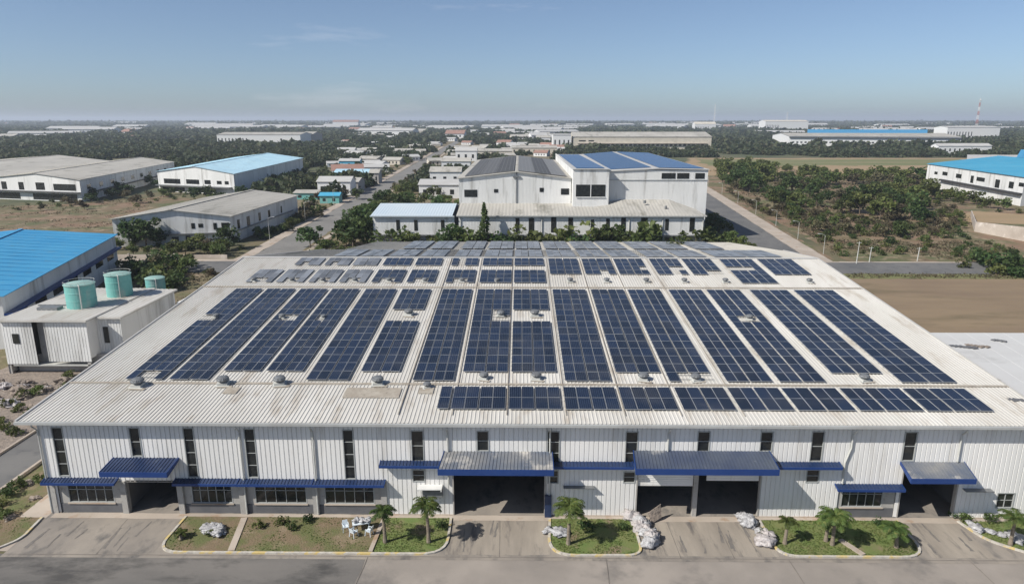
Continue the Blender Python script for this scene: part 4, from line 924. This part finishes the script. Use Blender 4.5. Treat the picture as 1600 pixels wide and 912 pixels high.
# right of rear factory
hn0 = {'bush':'light green shrub','dbush':'dark green shrub','olive':'small leafy tree'}
for x, y in scatter([(53,136),(66,136),(66,158),(53,158)]+[], 6, 3.2, 3): put_tree('bush', x, y, 1.2, 'shrub beside the right rear corner of the main factory', 'shrubs by the right rear corner')
for x, y in scatter([(54,175),(62.5,175),(70,245),(58,245)], 26, 2.6, 4): k = rnd.choice(['bush','dbush','olive']); put_tree(k, x, y, 1.5 if k != 'olive' else .8, '%s packed between the rear factory and the side road' % hn0[k], '%s beside the side road' % {'bush':'light shrubs','dbush':'dark shrubs','olive':'small trees'}[k])
# in front of the rear factory
row = [(-36,'bush',1.7),(-30,'olive',.9),(-24.5,'bush',1.6),(-19.5,'dark',1.0),(-16.5,'olive',.95),(-12.5,'bush',1.7),(-9.6,'cone',1.15),(-5,'dbush',1.6),(-1.5,'dbush',1.5),(3.5,'bush',2.0),(13,'bush',2.2),(15.2,'dbush',1.7),(22.5,'olive',.9),(25.6,'dark',.95),(28.2,'olive',.8),(33.4,'bush',2.3),(48.5,'bush',1.8),(37,'dbush',1.2)]
hn = {'dull':'dull brownish tree','bush':'light green shrub','dbush':'dark shrub','olive':'light leafy tree','dark':'dark leafy tree','cone':'slim dark conifer'}
for i, (x, k, s) in enumerate(row):
    put_tree(k, x, 187+rnd.uniform(-.6,.6), s*(1.85 if 'bush' in k else 1.45), '%s against the rear factory front, %s of the row from the left' % (hn[k], ['first','second','third','fourth','fifth','sixth','seventh','eighth','ninth','tenth','eleventh','twelfth','thirteenth','fourteenth','fifteenth','sixteenth','last','seventeenth'][i]))
# big dark clump left of the rear factory
for i, (px, py, s, k) in enumerate(((552,388,1.75,'dark'),(575,384,1.7,'dark'),(540,372,1.3,'olive'),(563,366,1.5,'dark'),(592,352,1.3,'dark'))):
    x, y = at(px, py); put_tree(k, x, y, s, 'large %s round tree left of the rear annex, %s' % ('dark' if k=='dark' else 'olive', ['nearest','second nearest','leftmost','middle','farthest'][i]))
for x, y in scatter([(-52,206),(-20,206),(-20,268),(-60,300)], 34, 3.4, 12): k = rnd.choice(['dark','olive','dark','dbush']); put_tree(k, x, y, 1.15, '%s between the main road and the rear factory' % hn[k], hn[k]+'s behind the annex')
for k in range(46):
    Y = rnd.uniform(215, 620); sd = rnd.choice([-1,1]); put_tree(rnd.choice(['bush','dull','olive']), xr(Y)+(8.5 if sd > 0 else -11.5)+rnd.uniform(-1,1.5), Y, rnd.uniform(.6,1.1), 'roadside plant along the main road leading to the town', 'roadside plants along the main road')
for x, y in scatter([(-61,300),(-20,275),(-20,330),(-64,360)], 10, 5, 13): put_tree('olive', x, y, 1.1, 'light leafy tree by the white sheds beside the main road', 'trees by the white sheds')
# left side of main road and around the white shed
for i, (px, py, s, k) in enumerate(((208,385,1.15,'dark'),(229,387,1.3,'dark'),(247,383,1.1,'dark'),(190,381,.7,'olive'),(305,390,1.0,'olive'),(328,392,1.1,'dull'),(345,393,.95,'olive'),(358,390,1.0,'dark'),(485,388,1.2,'dark'),(484,330,1.0,'dark'),(497,338,.8,'olive'))):
    x, y = at(px, py); put_tree(k, x, y, s, '%s %s' % (hn[k], ['at the left corner of the white warehouse','in front of the warehouse gable, tallest','in front of the warehouse gable, right of the tallest','at the far left corner of the warehouse','before the warehouse right half, leftmost','before the warehouse right half, brownish','before the warehouse right half, third','at the warehouse right corner','at the bend of the main road near the factory roof','by the lots beyond the warehouse','small, by the lots beyond the warehouse'][i]))
for x, y in scatter([(-81,196),(-76,196),(-76,262),(-80.5,262)], 12, 2.6, 14): put_tree(rnd.choice(['bush','dbush']), x, y, 1.2, 'shrub along the warehouse side facing the main road', 'shrubs along the warehouse side')
for x, y in scatter(P((190,418),(262,408),(305,420),(262,455),(200,440)), 22, 2.2, 15): k = rnd.choice(['dbush','bush','dbush']); put_tree(k, x, y, 1.9, '%s in the green clump behind the tanks' % hn[k], hn[k]+'s behind the tanks')
for x, y in scatter([(-136,328),(-128,326),(-138,470),(-146,468)], 12, 5, 16): put_tree('dark', x, y, .9, 'dark leafy tree along the cyan hall side', 'trees along the cyan hall')
for x, y in scatter([(-192,296),(-184,294),(-205,430),(-212,430)], 12, 6, 17): put_tree('dark', x, y, .9, 'dark leafy tree along the grey hall side', 'trees along the grey hall')
for (poly_, n_, sd_, ks_, sc_, w_) in (
    (P((470,262),(520,250),(560,262),(590,290),(560,318),(480,330)), 26, 51, ['olive','dark','dull'], 1.0, 'among the lots left of the main road'),
    (P((395,345),(470,320),(520,325),(470,360),(400,372)), 14, 52, ['olive','bush','dull'], .9, 'between the warehouse and the main road'),
    (P((0,318),(130,314),(250,302),(330,312),(300,322),(0,332)), 26, 53, ['bush','dull','bush'], .8, 'in front of the left halls'),
    (P((240,300),(370,306),(470,285),(470,292),(372,318),(240,312)), 24, 54, ['olive','dark','bush'], .75, 'at the foot of the cyan hall'),
    (P((1450,300),(1600,332),(1640,345),(1600,340),(1460,312)), 22, 55, ['dbush','olive','bush'], 1.1, 'along the foot of the turquoise roofed hall'),
    ([(-118,176),(-76,176),(-76,190),(-84,196),(-118,190)], 22, 56, ['bush','olive','dbush'], .8, 'between the low wall and the warehouse'),
    ([(-100,148),(-50,148),(-50,157),(-100,157)], 16, 57, ['bush','dbush','dull'], .9, 'along the near side of the cross road'),
    ([(-56,173),(-44,173),(-44,200),(-56,200)], 12, 58, ['bush','dbush','olive'], 1.0, 'at the corner right of the main road')):
    for x, y in scatter(poly_, n_, 3.0, sd_):
        k = rnd.choice(ks_); put_tree(k, x, y, sc_*rnd.uniform(.6,1.2), '%s %s' % (hn[k], w_), '%ss %s' % (hn[k], w_))
# left verge plants
for x, y in scatter([(-50,50),(-46.4,50),(-46.4,84),(-50,84)], 22, 1.2, 18): put_tree(rnd.choice(['bush','dbush']), x, y, .55, 'small weedy shrub on the verge left of the factory', 'weeds on the left verge')
for x, y in scatter([(-62,66),(-56.8,66),(-57,90),(-68,90)], 14, 1.4, 19): put_tree('bush', x, y, .6, 'small shrub among the rubble by the tank shed', 'shrubs in the rubble')
# bed plants
for px, py, s, k in ((455,828,.42,'bush'),(483,815,.38,'dbush'),(440,820,.35,'bush'),(405,826,.35,'bush'),(330,835,.3,'bush'),(282,838,.28,'dbush'),(975,828,.35,'dbush'),(690,826,.4,'dbush'),(1190,838,.3,'bush'),(915,826,.45,'dbush'),(1490,808,.35,'dbush'),(1506,812,.4,'bush'),(1375,823,.4,'dbush'),(1545,815,.4,'dbush'),(1062,383,.1,'bush')):
    if py < 500: continue
    x, y = at(px, py); put_tree(k, x, y, s, 'small weedy plant in a kerbed bed before the factory', 'small plants in the front beds', z=.1)
x, y = at(1057,382,11.7); put_tree('bush', x, 131, 1.0, 'green bush showing at the far edge of the factory roof', z=rz(131)-.3)

# palms
def frond(mb, az, up, ln, rs, m=0):
    n = 8; pts = []; d = Vector((math.cos(az), math.sin(az), 0)); p = Vector((0,0,0)); el = up
    for i in range(n+1):
        pts.append(p.copy()); p = p + (d*math.cos(el) + Vector((0,0,1))*math.sin(el))*ln/n; el -= (up+1.0)/n*1.0
    side = d.cross(Vector((0,0,1)))
    for i in range(n):
        mb.beam(pts[i], pts[i+1], .03, .02)
        for q in (0,.2,.4,.6,.8):
            base = pts[i].lerp(pts[i+1], q); t = (i+q)/n; L = ln*.36*math.sin(math.pi*min(1,.15+t*.85))**.6
            for sgn in (-1,1):
                dr = (side*sgn*.8 + (pts[i+1]-pts[i]).normalized()*.6 + Vector((0,0,-.45+rs.uniform(-.35,.35)))).normalized(); wv = (pts[i+1]-pts[i]).normalized()*.026
                tip = base+dr*L; mid = base+dr*L*.5+Vector((0,0,.03))
                mb.add([base-wv, base+wv, mid+wv, tip, mid-wv], [(0,1,2,3,4)])
def palm(x, y, h, label, seed, nf=15, fl=1.5, z=.1, rad=.14):
    rs = random.Random(seed); root = empty('palm_tree', (x,y,z), label=label, cat='palm', group='palms before the factory')
    lean = (rs.uniform(-.25,.25), rs.uniform(-.2,.2)); t = MB()
    pts = [(lean[0]*q*q, lean[1]*q*q, h*q) for q in (0,.25,.5,.75,1)]; t.tube(pts, [rad*1.5,rad*1.05,rad,rad*.9,rad*1.0], 9); t.build('trunk', M['palmtrunk'], root)
    cr_ = MB()
    for k in range(nf): frond(cr_, k*2.399+rs.uniform(-.2,.2), 1.25-1.15*(k/nf)+rs.uniform(-.1,.1), fl*rs.uniform(.85,1.1), rs)
    o = cr_.build('crown', M['palm'], root); o.location = (lean[0], lean[1], h)
for i, (px, py, h, fl, lb, nf) in enumerate(((602,848,2.9,1.35,'slim upright palm at the left end of the middle lawn',12),(670,848,3.5,1.6,'tall palm with shaggy crown left of the big door',17),(888,851,3.4,1.65,'dense palm on the lawn right of the big door',19),(1226,850,2.0,1.0,'small young palm at the left of the right lawn',9),(1300,852,2.7,1.7,'bushy palm in the middle of the right lawn',18),(1400,856,1.6,1.5,'low yellowish palm at the right end of the lawn',13),(1578,852,2.5,1.5,'palm at the far right edge',15))):
    x, y = at(px, py); palm(x, y, h, lb, i+3, nf, fl)
x, y = at(283,842); palm(x, y, .5, 'stubby young palm by the left kerb corner', 33, 8, .7)
# second trunk of the bushy clump
x, y = at(1290,846); palm(x, y, 1.9, 'thin palm leaning beside the bushy palm', 41, 10, 1.2)

# grass on the beds
rs = np.random.RandomState(3); pts = []
for k, (poly, mm) in bedpoly.items():
    xs_ = [p[0] for p in poly]; ys_ = [p[1] for p in poly]; A_ = (max(xs_)-min(xs_))*(max(ys_)-min(ys_)); n_ = int(A_*(55 if mm == 'grass' else 14))
    for _ in range(n_):
        x, y = rs.uniform(min(xs_),max(xs_)), rs.uniform(min(ys_),max(ys_))
        if poly_in(x,y,poly) and mnoise.noise(Vector((x*.5,y*.5,0))) > (-.25 if mm == 'grass' else .0): pts.append((x,y,.12))
pts = np.array(pts); q = leaf_quads(pts, .07, rs, flat=1.6); q[:,:,2] = np.maximum(q[:,:,2], .105)
tag(quads_obj('grass_tufts', q, M['blade']), 'short rough grass in the kerbed beds before the factory', 'grass', kind='stuff')
# ground cover on scrub land
rs = np.random.RandomState(8); pts = []; sz_ = []
zones = [(sparse, 3600, .5, 0), (near_scrub, 3600, .6, 0), (wood, 3000, .8, 0), ([(-46,113),(-46,157),(-95,157),(-70,113)], 500, .5, 0), ([(66,153.5),(150,153.5),(150,157.5),(66,157.5)], 350, .4, 0), ([(-56,172),(-22,172),(-22,210),(-60,330),(-66,330)], 700, .5, 0), (P((0,322),(120,318),(260,306),(160,358),(0,368)), 700, .45, 0),([(-50.2,45),(-45.8,45),(-45.8,110),(-50.2,110)],900,.16,0)]
for poly, n_, s_, _ in zones:
    xs_ = [p[0] for p in poly]; ys_ = [p[1] for p in poly]; c = 0
    while c < n_:
        x, y = rs.uniform(min(xs_),max(xs_)), rs.uniform(min(ys_),max(ys_)); c += 1
        if poly_in(x,y,poly) and mnoise.noise(Vector((x*.07,y*.07,3))) > -.12:
            for _k in range(9): pts.append((x+rs.normal()*s_*1.6, y+rs.normal()*s_*1.6, abs(rs.normal())*s_*.5)); sz_.append(s_*.5)
pts = np.array(pts); rs2 = np.random.RandomState(5); q = leaf_quads(pts, np.array(sz_), rs2, flat=.4)
tag(quads_obj('ground_cover', q, M['leafC']), 'scattered weeds and low brush over the rough ground', 'undergrowth', kind='stuff')

# far woods: many clumps of leaf faces, coarser with distance
FOOT = []
def far_wood(name, label, xr_, yr_, dens, rad, hgt, nq, sz, seed, thr, excl=None):
    rs = np.random.RandomState(seed); area = (xr_[1]-xr_[0])*(yr_[1]-yr_[0]); n = int(area/dens); X = rs.uniform(*xr_, n); Y = rs.uniform(*yr_, n)
    keep = np.abs(X) < .80*Y+60; X, Y = X[keep], Y[keep]; ok = []
    for x, y in zip(X, Y):
        if excl and excl(x, y): ok.append(False); continue
        f = mnoise.noise(Vector((x/130., y/190., 0))) + .5*mnoise.noise(Vector((x/45., y/60., 5))); ok.append(f > thr(x, y))
    ok = np.array(ok); X, Y = X[ok], Y[ok]; n = len(X)
    R_ = rad*rs.uniform(.6,1.35,n); H_ = hgt*rs.uniform(.6,1.3,n)
    d = rs.normal(size=(n,nq,3)); d /= np.linalg.norm(d,axis=2)[:,:,None]; d[:,:,2] = np.abs(d[:,:,2])*.9+.02
    rr = (.7+.4*rs.rand(n,nq,1))
    c = np.stack([X,Y,np.zeros(n)],1)[:,None,:] + d*rr*np.stack([R_,R_,H_],1)[:,None,:]
    szs = np.repeat(R_*sz, nq)
    o = quads_obj(name, leaf_quads(c.reshape(-1,3), szs, rs, flat=.3), M['leafF'])
    return tag(o, label, 'wood', kind='stuff')
houses = []
def blocked(x, y):
    if abs(x-xr(y)) < 11: return True
    if 75 < x < 430 and 425 < y < 672: return True             # fields
    if -350 < x < -128 and 285 < y < 482: return True            # halls
    if -66 < x < 108 and y < 345: return True
    if 55 < x < 245 and 830 < y < 935: return True
    if 360 < x < 640 and 950 < y < 1060: return True
    if 190 < x < 420 and 260 < y < 440: return True
    if x > 90 and y < 430: return True
    if x < -60 and y < 300: return True
    for hx, hy, hr_ in houses:
        if abs(x-hx) < hr_ and abs(y-hy) < hr_+5: return True
    return False

# ------------------------------------------------------------------ village and far town
def px_house(x0, x1, ybase, hgt, depth, wallm, roofm, label, name='house', cat='house', hr=None, ridge='side', wins=True, group=None, skew=0):
    a = at(x0, ybase); b = at(x1, ybase+skew); d = Vector((b[0]-a[0], b[1]-a[1])); n = Vector((-d.y, d.x)).normalized()*depth
    q = (a, b, (b[0]+n.x, b[1]+n.y), (a[0]+n.x, a[1]+n.y)); houses.append(((a[0]+b[0])/2, (a[1]+b[1])/2+depth/2, max(d.length, depth)/2+2))
    ws = []
    if wins:
        k = max(2, int(d.length/5)); ws = [('n', (j+.3)/k, (j+.6)/k, hgt*.3, hgt*.65) for j in range(min(k,9))]
    return gable(name, label, cat, q, hgt, hr or hgt*1.3, wallm, roofm, over=.5, ridge=ridge, wins=ws, group=group)
W, RW, RO, CR = M['white'], M['roofwhite'], M['roofold'], M['cream']
px_house(497,548,305,6.5,12,W,RW,'white two storey house with pale roof beside the main road lots')
px_house(500,530,318,3.4,6,M['tank'],M['turq'],'small blue fronted kiosk before the white house','kiosk','kiosk')
px_house(545,560,300,5,16,M['plaster'],RO,'grey side building right of the white two storey house')
px_house(523,578,283,5,14,M['tank'],M['cyan'],'long pale blue shed with light roof near the main road','shed','shed')
px_house(578,592,287,6,10,M['plaster'],RO,'dark grey narrow house at the road side')
px_house(530,562,262,5,10,M['turq'],RW,'low blue walled house with cream roof')
px_house(520,575,255,3,9,CR,RW,'long low cream wall shed in the village','shed','shed')
px_house(460,498,312,3.0,10,M['tank'],RO,'low pale green shed left of the white house','shed','shed')
px_house(655,718,310,6.2,18,W,RW,'white shed with shallow white roof left of the rear factory','shed','shed',hr=8.0)
px_house(672,720,290,7.5,14,W,RO,'white two storey shed behind the first white shed','shed','shed')
px_house(690,735,268,7,12,W,RO,'grey roofed white house just left of the gabled block')
px_house(712,745,252,9,12,W,RW,'tall white house by the main road beyond the sheds')
px_house(735,800,246,6,20,CR,RO,'long grey roofed building behind the gabled block','building','building')
px_house(800,870,240,6,18,CR,RO,'cream low building behind the gabled block','building','building')
px_house(838,860,226,10,14,W,RO,'white block left of the long cream warehouse','building','building')
px_house(864,892,233,17,30,W,RW,'bright white tall block at the left end of the long warehouse','building','building',hr=18)
# long cream warehouse
gable('long_warehouse','long cream warehouse with dark window band in the distance','warehouse',((66,866),(236,866),(236,930),(66,930)),14.8,20.0,CR,M['roofold'],ridge='side',
      wins=[('n',.05+.0325*k,.07+.0325*k,3.5,6) for k in range(28)]+[('n',.04,.09,9,10.6),('n',.11,.15,9,10.6)], bands=[('n',.03,.97,6.6,7.2,2.5,'boundary')])
gable('long_hall','long low white hall with dark roof stripe in the far right','industrial hall',(at(1232,228),at(1500,230),(612,1060),(380,1060)),13,16.5,W,M['roofold'],ridge='side',wins=[('n',.02+.025*k,.033+.025*k,4,6) for k in range(38)],bands=[('n',0,1,11.2,12,2,'dark')])
gable('blue_roof_strip','blue roofed hall standing behind the long white hall','industrial hall',(at(1262,209,14),at(1448,210,14),at(1448,206,14),at(1262,206,14)),14,19,W,M['azure'],ridge='side')
px_house(1478,1560,219,22,40,W,RW,'large white building under the red and white mast','building','building',hr=24)
px_house(1195,1262,205,30,60,W,CR,'white stepped block at the centre right horizon','building','building',hr=34)
px_house(1465,1548,240,8,14,W,RW,'white low building in front of the long hall, right','building','building')
px_house(340,470,226,14,60,W,RO,'long white hall with grey roof in the left woods','industrial hall','industrial hall',hr=17)
px_house(470,488,224,13,60,M['plaster'],RO,'dark end block of the hall in the left woods','building','building')
px_house(520,560,200,26,40,W,M['redroof'],'white building with red roof near the left horizon','building','building',hr=34)
px_house(582,612,207,14,25,W,RW,'white long roof in the distance behind the village','building','building')
px_house(1085,1118,205,22,30,W,CR,'white block below the thin mast','building','building')
# masts
def mast(x, y, h, w0, label, striped=True, dish=True):
    root = empty('mast', (x,y,0), label=label, cat='mast'); n = 9
    for k in range(n):
        z0, z1 = h*k/n, h*(k+1)/n; a, b = w0*(1-.75*k/n), w0*(1-.75*(k+1)/n); mb = MB()
        c0 = [(a*sx,a*sy,z0) for sx,sy in ((-1,-1),(1,-1),(1,1),(-1,1))]; c1 = [(b*sx,b*sy,z1) for sx,sy in ((-1,-1),(1,-1),(1,1),(-1,1))]
        for i in range(4):
            mb.beam(c0[i], c1[i], w0*.16, w0*.16); mb.beam(c0[i], c1[(i+1)%4], w0*.09, w0*.09); mb.beam(c1[i], c1[(i+1)%4], w0*.09, w0*.09)
        mb.build('lattice_section', M['red'] if striped and k%2 else M['white'], root)
    if dish:
        MB().lathe([(w0*.9,0),(w0*1.1,w0*.3),(w0*1.1,w0*.5)],(0,0,h*.93),12).build('platform', M['white'], root)
x, y = at(1523,213); mast(x, y, 80, 2.2, 'red and white lattice mast on the right horizon')
x, y = at(1115,203); mast(x, y, 90, 2.6, 'thin grey mast above the centre right horizon', False, False)
x, y = at(1228,203); mast(x, y, 62, 2.2, 'very thin short mast left of the red mast', False, False)
# small distant houses
r_ = random.Random(21); cnt = 0; gl = {'w':'white walled far houses','r':'red roofed far houses','c':'cream far houses','b':'long white far sheds'}
hm = {}
def house_mesh(kind):
    v = {'w':(W,RW,9,7,4.5,6.5),'r':(W,M['redroof'],10,8,4.5,7.5),'c':(CR,RO,9,8,4.5,6.5),'b':(W,RW,34,14,6,8.5)}[kind]; a, b, lx, ly, h, hr_ = v
    mb = MB(); mb.add([(-lx,-ly,0),(lx,-ly,0),(lx,ly,0),(-lx,ly,0),(-lx,-ly,h),(lx,-ly,h),(lx,ly,h),(-lx,ly,h),(-lx,0,hr_),(lx,0,hr_)], [(0,1,5,4),(1,2,6,5),(2,3,7,6),(3,0,4,7),(5,6,9),(7,4,8)], 0)
    mb.add([(-lx-.6,-ly-.6,h-.2),(lx+.6,-ly-.6,h-.2),(lx+.6,0,hr_+.1),(-lx-.6,0,hr_+.1),(lx+.6,ly+.6,h-.2),(-lx-.6,ly+.6,h-.2)], [(0,1,2,3),(3,2,4,5)], 1)
    for k in (-.6,-.2,.2,.6): mb.add([(lx*k-lx*.07,-ly-.05,h*.3),(lx*k+lx*.07,-ly-.05,h*.3),(lx*k+lx*.07,-ly-.05,h*.7),(lx*k-lx*.07,-ly-.05,h*.7)],[(0,1,2,3)],2)
    me = mb.build('far_house', [a, b, M['glass']]); return me
spots = []
while cnt < 295:
    u = r_.random()
    if cnt < 55: px, py = r_.choice([(r_.uniform(520,650), r_.uniform(226,285)), (r_.uniform(690,880), r_.uniform(205,245))])
    elif u < .30: px, py = r_.gauss(660,70), r_.uniform(196,262)
    elif u < .45: px, py = r_.uniform(300,640), r_.uniform(193,206)
    elif u < .6: px, py = r_.uniform(780,900), r_.uniform(196,240)
    elif u < .8: px, py = r_.uniform(860,1230), r_.uniform(192,203)
    elif u < .93: px, py = r_.uniform(1200,1600), r_.uniform(193,212)
    else: px, py = r_.uniform(0,400), r_.uniform(194,230)
    if py < 193: continue
    x, y = at(px, py)
    if blocked(x, y) or y > 5200: continue
    k = r_.choice('wwwwwcccr' if y < 1400 else 'wwbbbbwcr'); cnt += 1
    if k not in hm: o = house_mesh(k); hm[k] = o
    else: o = hm[k].copy(); C.objects.link(o)
    s = r_.uniform(.6,1.0) if y < 1200 else r_.uniform(.9,1.5)*(1+y/6000)
    o.location = (x,y,0); o.rotation_euler = (0,0,r_.uniform(-.5,.5)); o.scale = (s,s,s*r_.uniform(.8,1.2))
    tag(o, {'w':'small white house among the trees of the distant town','r':'small white house with red roof in the distant town','c':'small cream house with grey roof in the distant town','b':'long white shed roof near the horizon'}[k], 'house' if k != 'b' else 'shed', gl[k])
    houses.append((x, y, 12*s if k != 'b' else 30*s))

far_wood('woodland', 'dense green woodland beyond the left halls', (-620,-75), (300,760), 55, 5.2, 6.5, 80, .26, 1, lambda x,y: -.28 if x < -160 and y > 430 else .02, blocked)
far_wood('woodland', 'trees and groves behind the fields on the right', (75,660), (345,830), 70, 5.0, 6.0, 80, .26, 2, lambda x,y: -.25 if y > 660 else .05, blocked)
far_wood('woodland', 'trees scattered through the village beyond the rear factory', (-74,75), (345,830), 80, 4.6, 5.5, 80, .26, 3, lambda x,y: -.05, blocked)
far_wood('distant_woodland', 'wide belt of woods around the distant town', (-1250,1250), (760,1550), 150, 7.5, 8, 42, .36, 4, lambda x,y: -.22 if x < -120 or x > 260 else -.02, blocked)
far_wood('distant_woodland', 'far woods fading toward the horizon', (-2900,2900), (1550,3600), 900, 15, 9, 26, .42, 5, lambda x,y: -.2, blocked)
far_wood('distant_woodland', 'farthest tree line below the sky', (-7600,7600), (3600,9500), 9000, 42, 11, 20, .42, 6, lambda x,y: -.3)

# ------------------------------------------------------------------ street furniture, sacks, chairs
def lamp_post(x, y, h, face, label, group):
    root = empty('street_lamp', (x,y,0), label=label, cat='street lamp', group=group)
    MB().tube([(0,0,0),(0,0,h*.6),(0,0,h)],[.075,.055,.045],7).build('pole', M['pipe'], root)
    MB().tube([(0,0,h-.1),(face*.8,0,h+.35),(face*1.5,0,h+.42)],[.05,.045,.04],6).build('arm', M['pipe'], root)
    MB().hexa([(face*1.3,-.14,h+.34),(face*2.0,-.14,h+.36),(face*2.0,.14,h+.36),(face*1.3,.14,h+.34),(face*1.35,-.1,h+.48),(face*1.95,-.1,h+.46),(face*1.95,.1,h+.46),(face*1.35,.1,h+.48)]).build('lamp_head', M['gutter'], root)
for i, Y in enumerate((182,206,232,262,296,334,376)): lamp_post(sr(Y)+6.0, Y, 5.2, -1, 'pale street lamp on the side road pavement, %s from the factory' % ['nearest','second','third','fourth','fifth','sixth','farthest'][i], 'street lamps along the side road')
for i, Y in enumerate((200,240,285,335,390)): lamp_post(xr(Y)-8.5, Y, 7.0, 1, 'pale street lamp left of the main road, %s' % ['nearest','second','third','fourth','farthest'][i], 'street lamps along the main road')
for i, (px, py, h) in enumerate(((1338,412,5.6),(1358,410,4.0),(1433,408,3.6))):
    x, y = at(px, py); tag(MB().tube([(x,y,0),(x+.15,y,h)],[.13,.09],7).beam((x-.5,y,h-.3),(x+.7,y,h-.25),.1,.1).build('utility_pole', M['pipe']), 'short leaning utility pole by the cross road, %s' % ['tallest','middle','right one'][i], 'pole', 'poles by the cross road')
# crumpled sacks and sheets
def lump(x, y, z, sx, sy, sz, seed, m, name, label, group):
    mb = MB(); n1, n2 = 22, 12; r = seed*7.3
    for j in range(n2+1):
        th = math.pi*j/n2
        for i in range(n1):
            ph = 2*math.pi*i/n1; d = Vector((math.sin(th)*math.cos(ph), math.sin(th)*math.sin(ph), math.cos(th)))
            q = 1 + .55*mnoise.noise(d*1.8+Vector((r,0,0))) + .45*mnoise.noise(d*5+Vector((0,r,0)))
            mb.v.append((d.x*sx*q, d.y*sy*q, max(0, d.z*sz*q+sz*.55)))
    for j in range(n2):
        for i in range(n1): mb.f.append((j*n1+i, (j+1)*n1+i, (j+1)*n1+(i+1)%n1, j*n1+(i+1)%n1)); mb.m.append(0)
    o = mb.build(name, m, smooth=('sack' in name)); o.location = (x,y,z); o.rotation_euler = (0,0,seed); return tag(o, label, 'sack' if 'sack' in name else 'pile', group)
r_ = random.Random(4); sd = 1
for cx, cy, n, where, zz in ((10.9,53.6,12,'in the heap left of the double doors',.05),(20.9,53.4,10,'in the heap right of the double doors',.05),(-26.6,53.2,5,'in the left bed near the office windows',.12),(3.1,53.0,4,'at the left edge of the palm lawn',.12),(41.6,53.3,4,'by the right kerb',.12)):
    for k in range(n):
        t = (k+.5)/n-.5; sd += 1
        px_ = cx + t*({.05:1.1,.12:2.2}[zz]) + r_.uniform(-.35,.35); py_ = cy - t*(4.6 if zz == .05 else .8) + r_.uniform(-.3,.3)
        if cx > 40: px_ = cx + t*3.2; py_ = cy - t*2.0
        s = r_.uniform(.32,.72); lump(px_, py_, zz, s*1.2, s*.85, s*(.72 if zz == .05 else .36), sd, M['bag'] if r_.random() < .65 else M['bagpink'], 'sack', 'crumpled pale plastic sack ' + where, 'sacks ' + where)
tag(MB().hexa([(11.6,54.9,.9),(12.8,55.4,1.5),(12.9,55.1,.4),(11.9,54.5,.1),(11.6,54.95,.93),(12.8,55.45,1.53),(12.9,55.15,.43),(11.9,54.55,.13)]).build('board', M['rubble']), 'brown board leaning on the sack heap by the double doors', 'board')
# table and chairs
tb = empty('plastic_table', (-13.9,53.4,.12), rz=.3, label='white plastic table on the dry bed below the windows', cat='table')
MB().box(-.75,.75,-.45,.45,.70,.74).box(-.7,.7,-.4,.4,.64,.7).build('table_top', M['plastic'], tb)
for sx in (-1,1):
    for sy in (-1,1): MB().beam((sx*.62,sy*.34,.66),(sx*.70,sy*.40,0),.06,.06).build('leg', M['plastic'], tb)
def chair(x, y, r, lb):
    c = empty('plastic_chair', (x,y,.12), rz=r, label=lb, cat='chair', group='white plastic chairs on the dry bed')
    MB().box(-.24,.24,-.24,.24,.42,.46).build('seat', M['plastic'], c)
    MB().hexa([(-.24,.20,.46),(.24,.20,.46),(.24,.24,.46),(-.24,.24,.46),(-.22,.32,.88),(.22,.32,.88),(.22,.35,.88),(-.22,.35,.88)]).build('backrest', M['plastic'], c)
    for sx in (-1,1):
        MB().beam((sx*.26,-.2,.64),(sx*.25,.26,.66),.05,.03).beam((sx*.26,-.2,.64),(sx*.25,-.22,.44),.04,.04).build('armrest', M['plastic'], c)
        for sy in (-1,1): MB().beam((sx*.22,sy*.22,.43),(sx*.27,sy*.27,0),.045,.045).build('leg', M['plastic'], c)
chair(-15.2,53.1,.4,'white plastic chair left of the table'); chair(-14.3,52.3,2.6,'white plastic chair in front of the table'); chair(-13.0,52.5,-1.9,'white plastic chair right of the table')
for k in range(3): lump(-13.8+(k-1)*.5, 53.4, .85, .38,.3,.22, 80+k, M['bag'], 'sack', 'white cloth bundle heaped on the plastic table', 'bundles on the table')
# rubble piles by the tank shed
r_ = random.Random(14)
for k in range(24):
    x, y = r_.uniform(-71,-57.5), r_.uniform(77,89.5); s = r_.uniform(.4,1.0); lump(x, y, .03, s*1.3, s, s*.55, 100+k, M['rubble'] if r_.random() < .6 else M['bagpink'], 'rubble_heap', 'heap of pale rubble and scrap in front of the tank shed', 'rubble heaps by the tank shed')
for k in range(10):
    x, y = r_.uniform(-50,-46), r_.uniform(46,62); s = r_.uniform(.25,.5); lump(x, y, .03, s*1.3, s, s*.45, 150+k, M['rubble'], 'stone', 'pale stone on the left verge', 'stones on the left verge')
tag(MB().beam((-50.4,44,.2),(-50.4,110,.2),.3,.3).beam((-56.1,44,.15),(-56.1,110,.15),.25,.22).build('lane_kerb', M['pave']), kind='structure')

# ------------------------------------------------------------------ haze
if HAZE > 0:
    hz = MB().box(-25000,25000,-1500,25500,-1.5,100).build('haze', None)
    m = bpy.data.materials.new('haze_air'); m.use_nodes = True; n = m.node_tree; n.nodes.remove(n.nodes['Principled BSDF'])
    pv = n.nodes.new('ShaderNodeVolumePrincipled'); pv.inputs['Color'].default_value = (.80,.88,1.0,1); pv.inputs['Density'].default_value = HAZE; pv.inputs['Anisotropy'].default_value = .1
    n.links.new(pv.outputs[0], n.nodes['Material Output'].inputs['Volume']); hz.data.materials.clear(); hz.data.materials.append(m)
    tag(hz, 'thin pale blue haze over the whole plain', 'haze', kind='stuff')
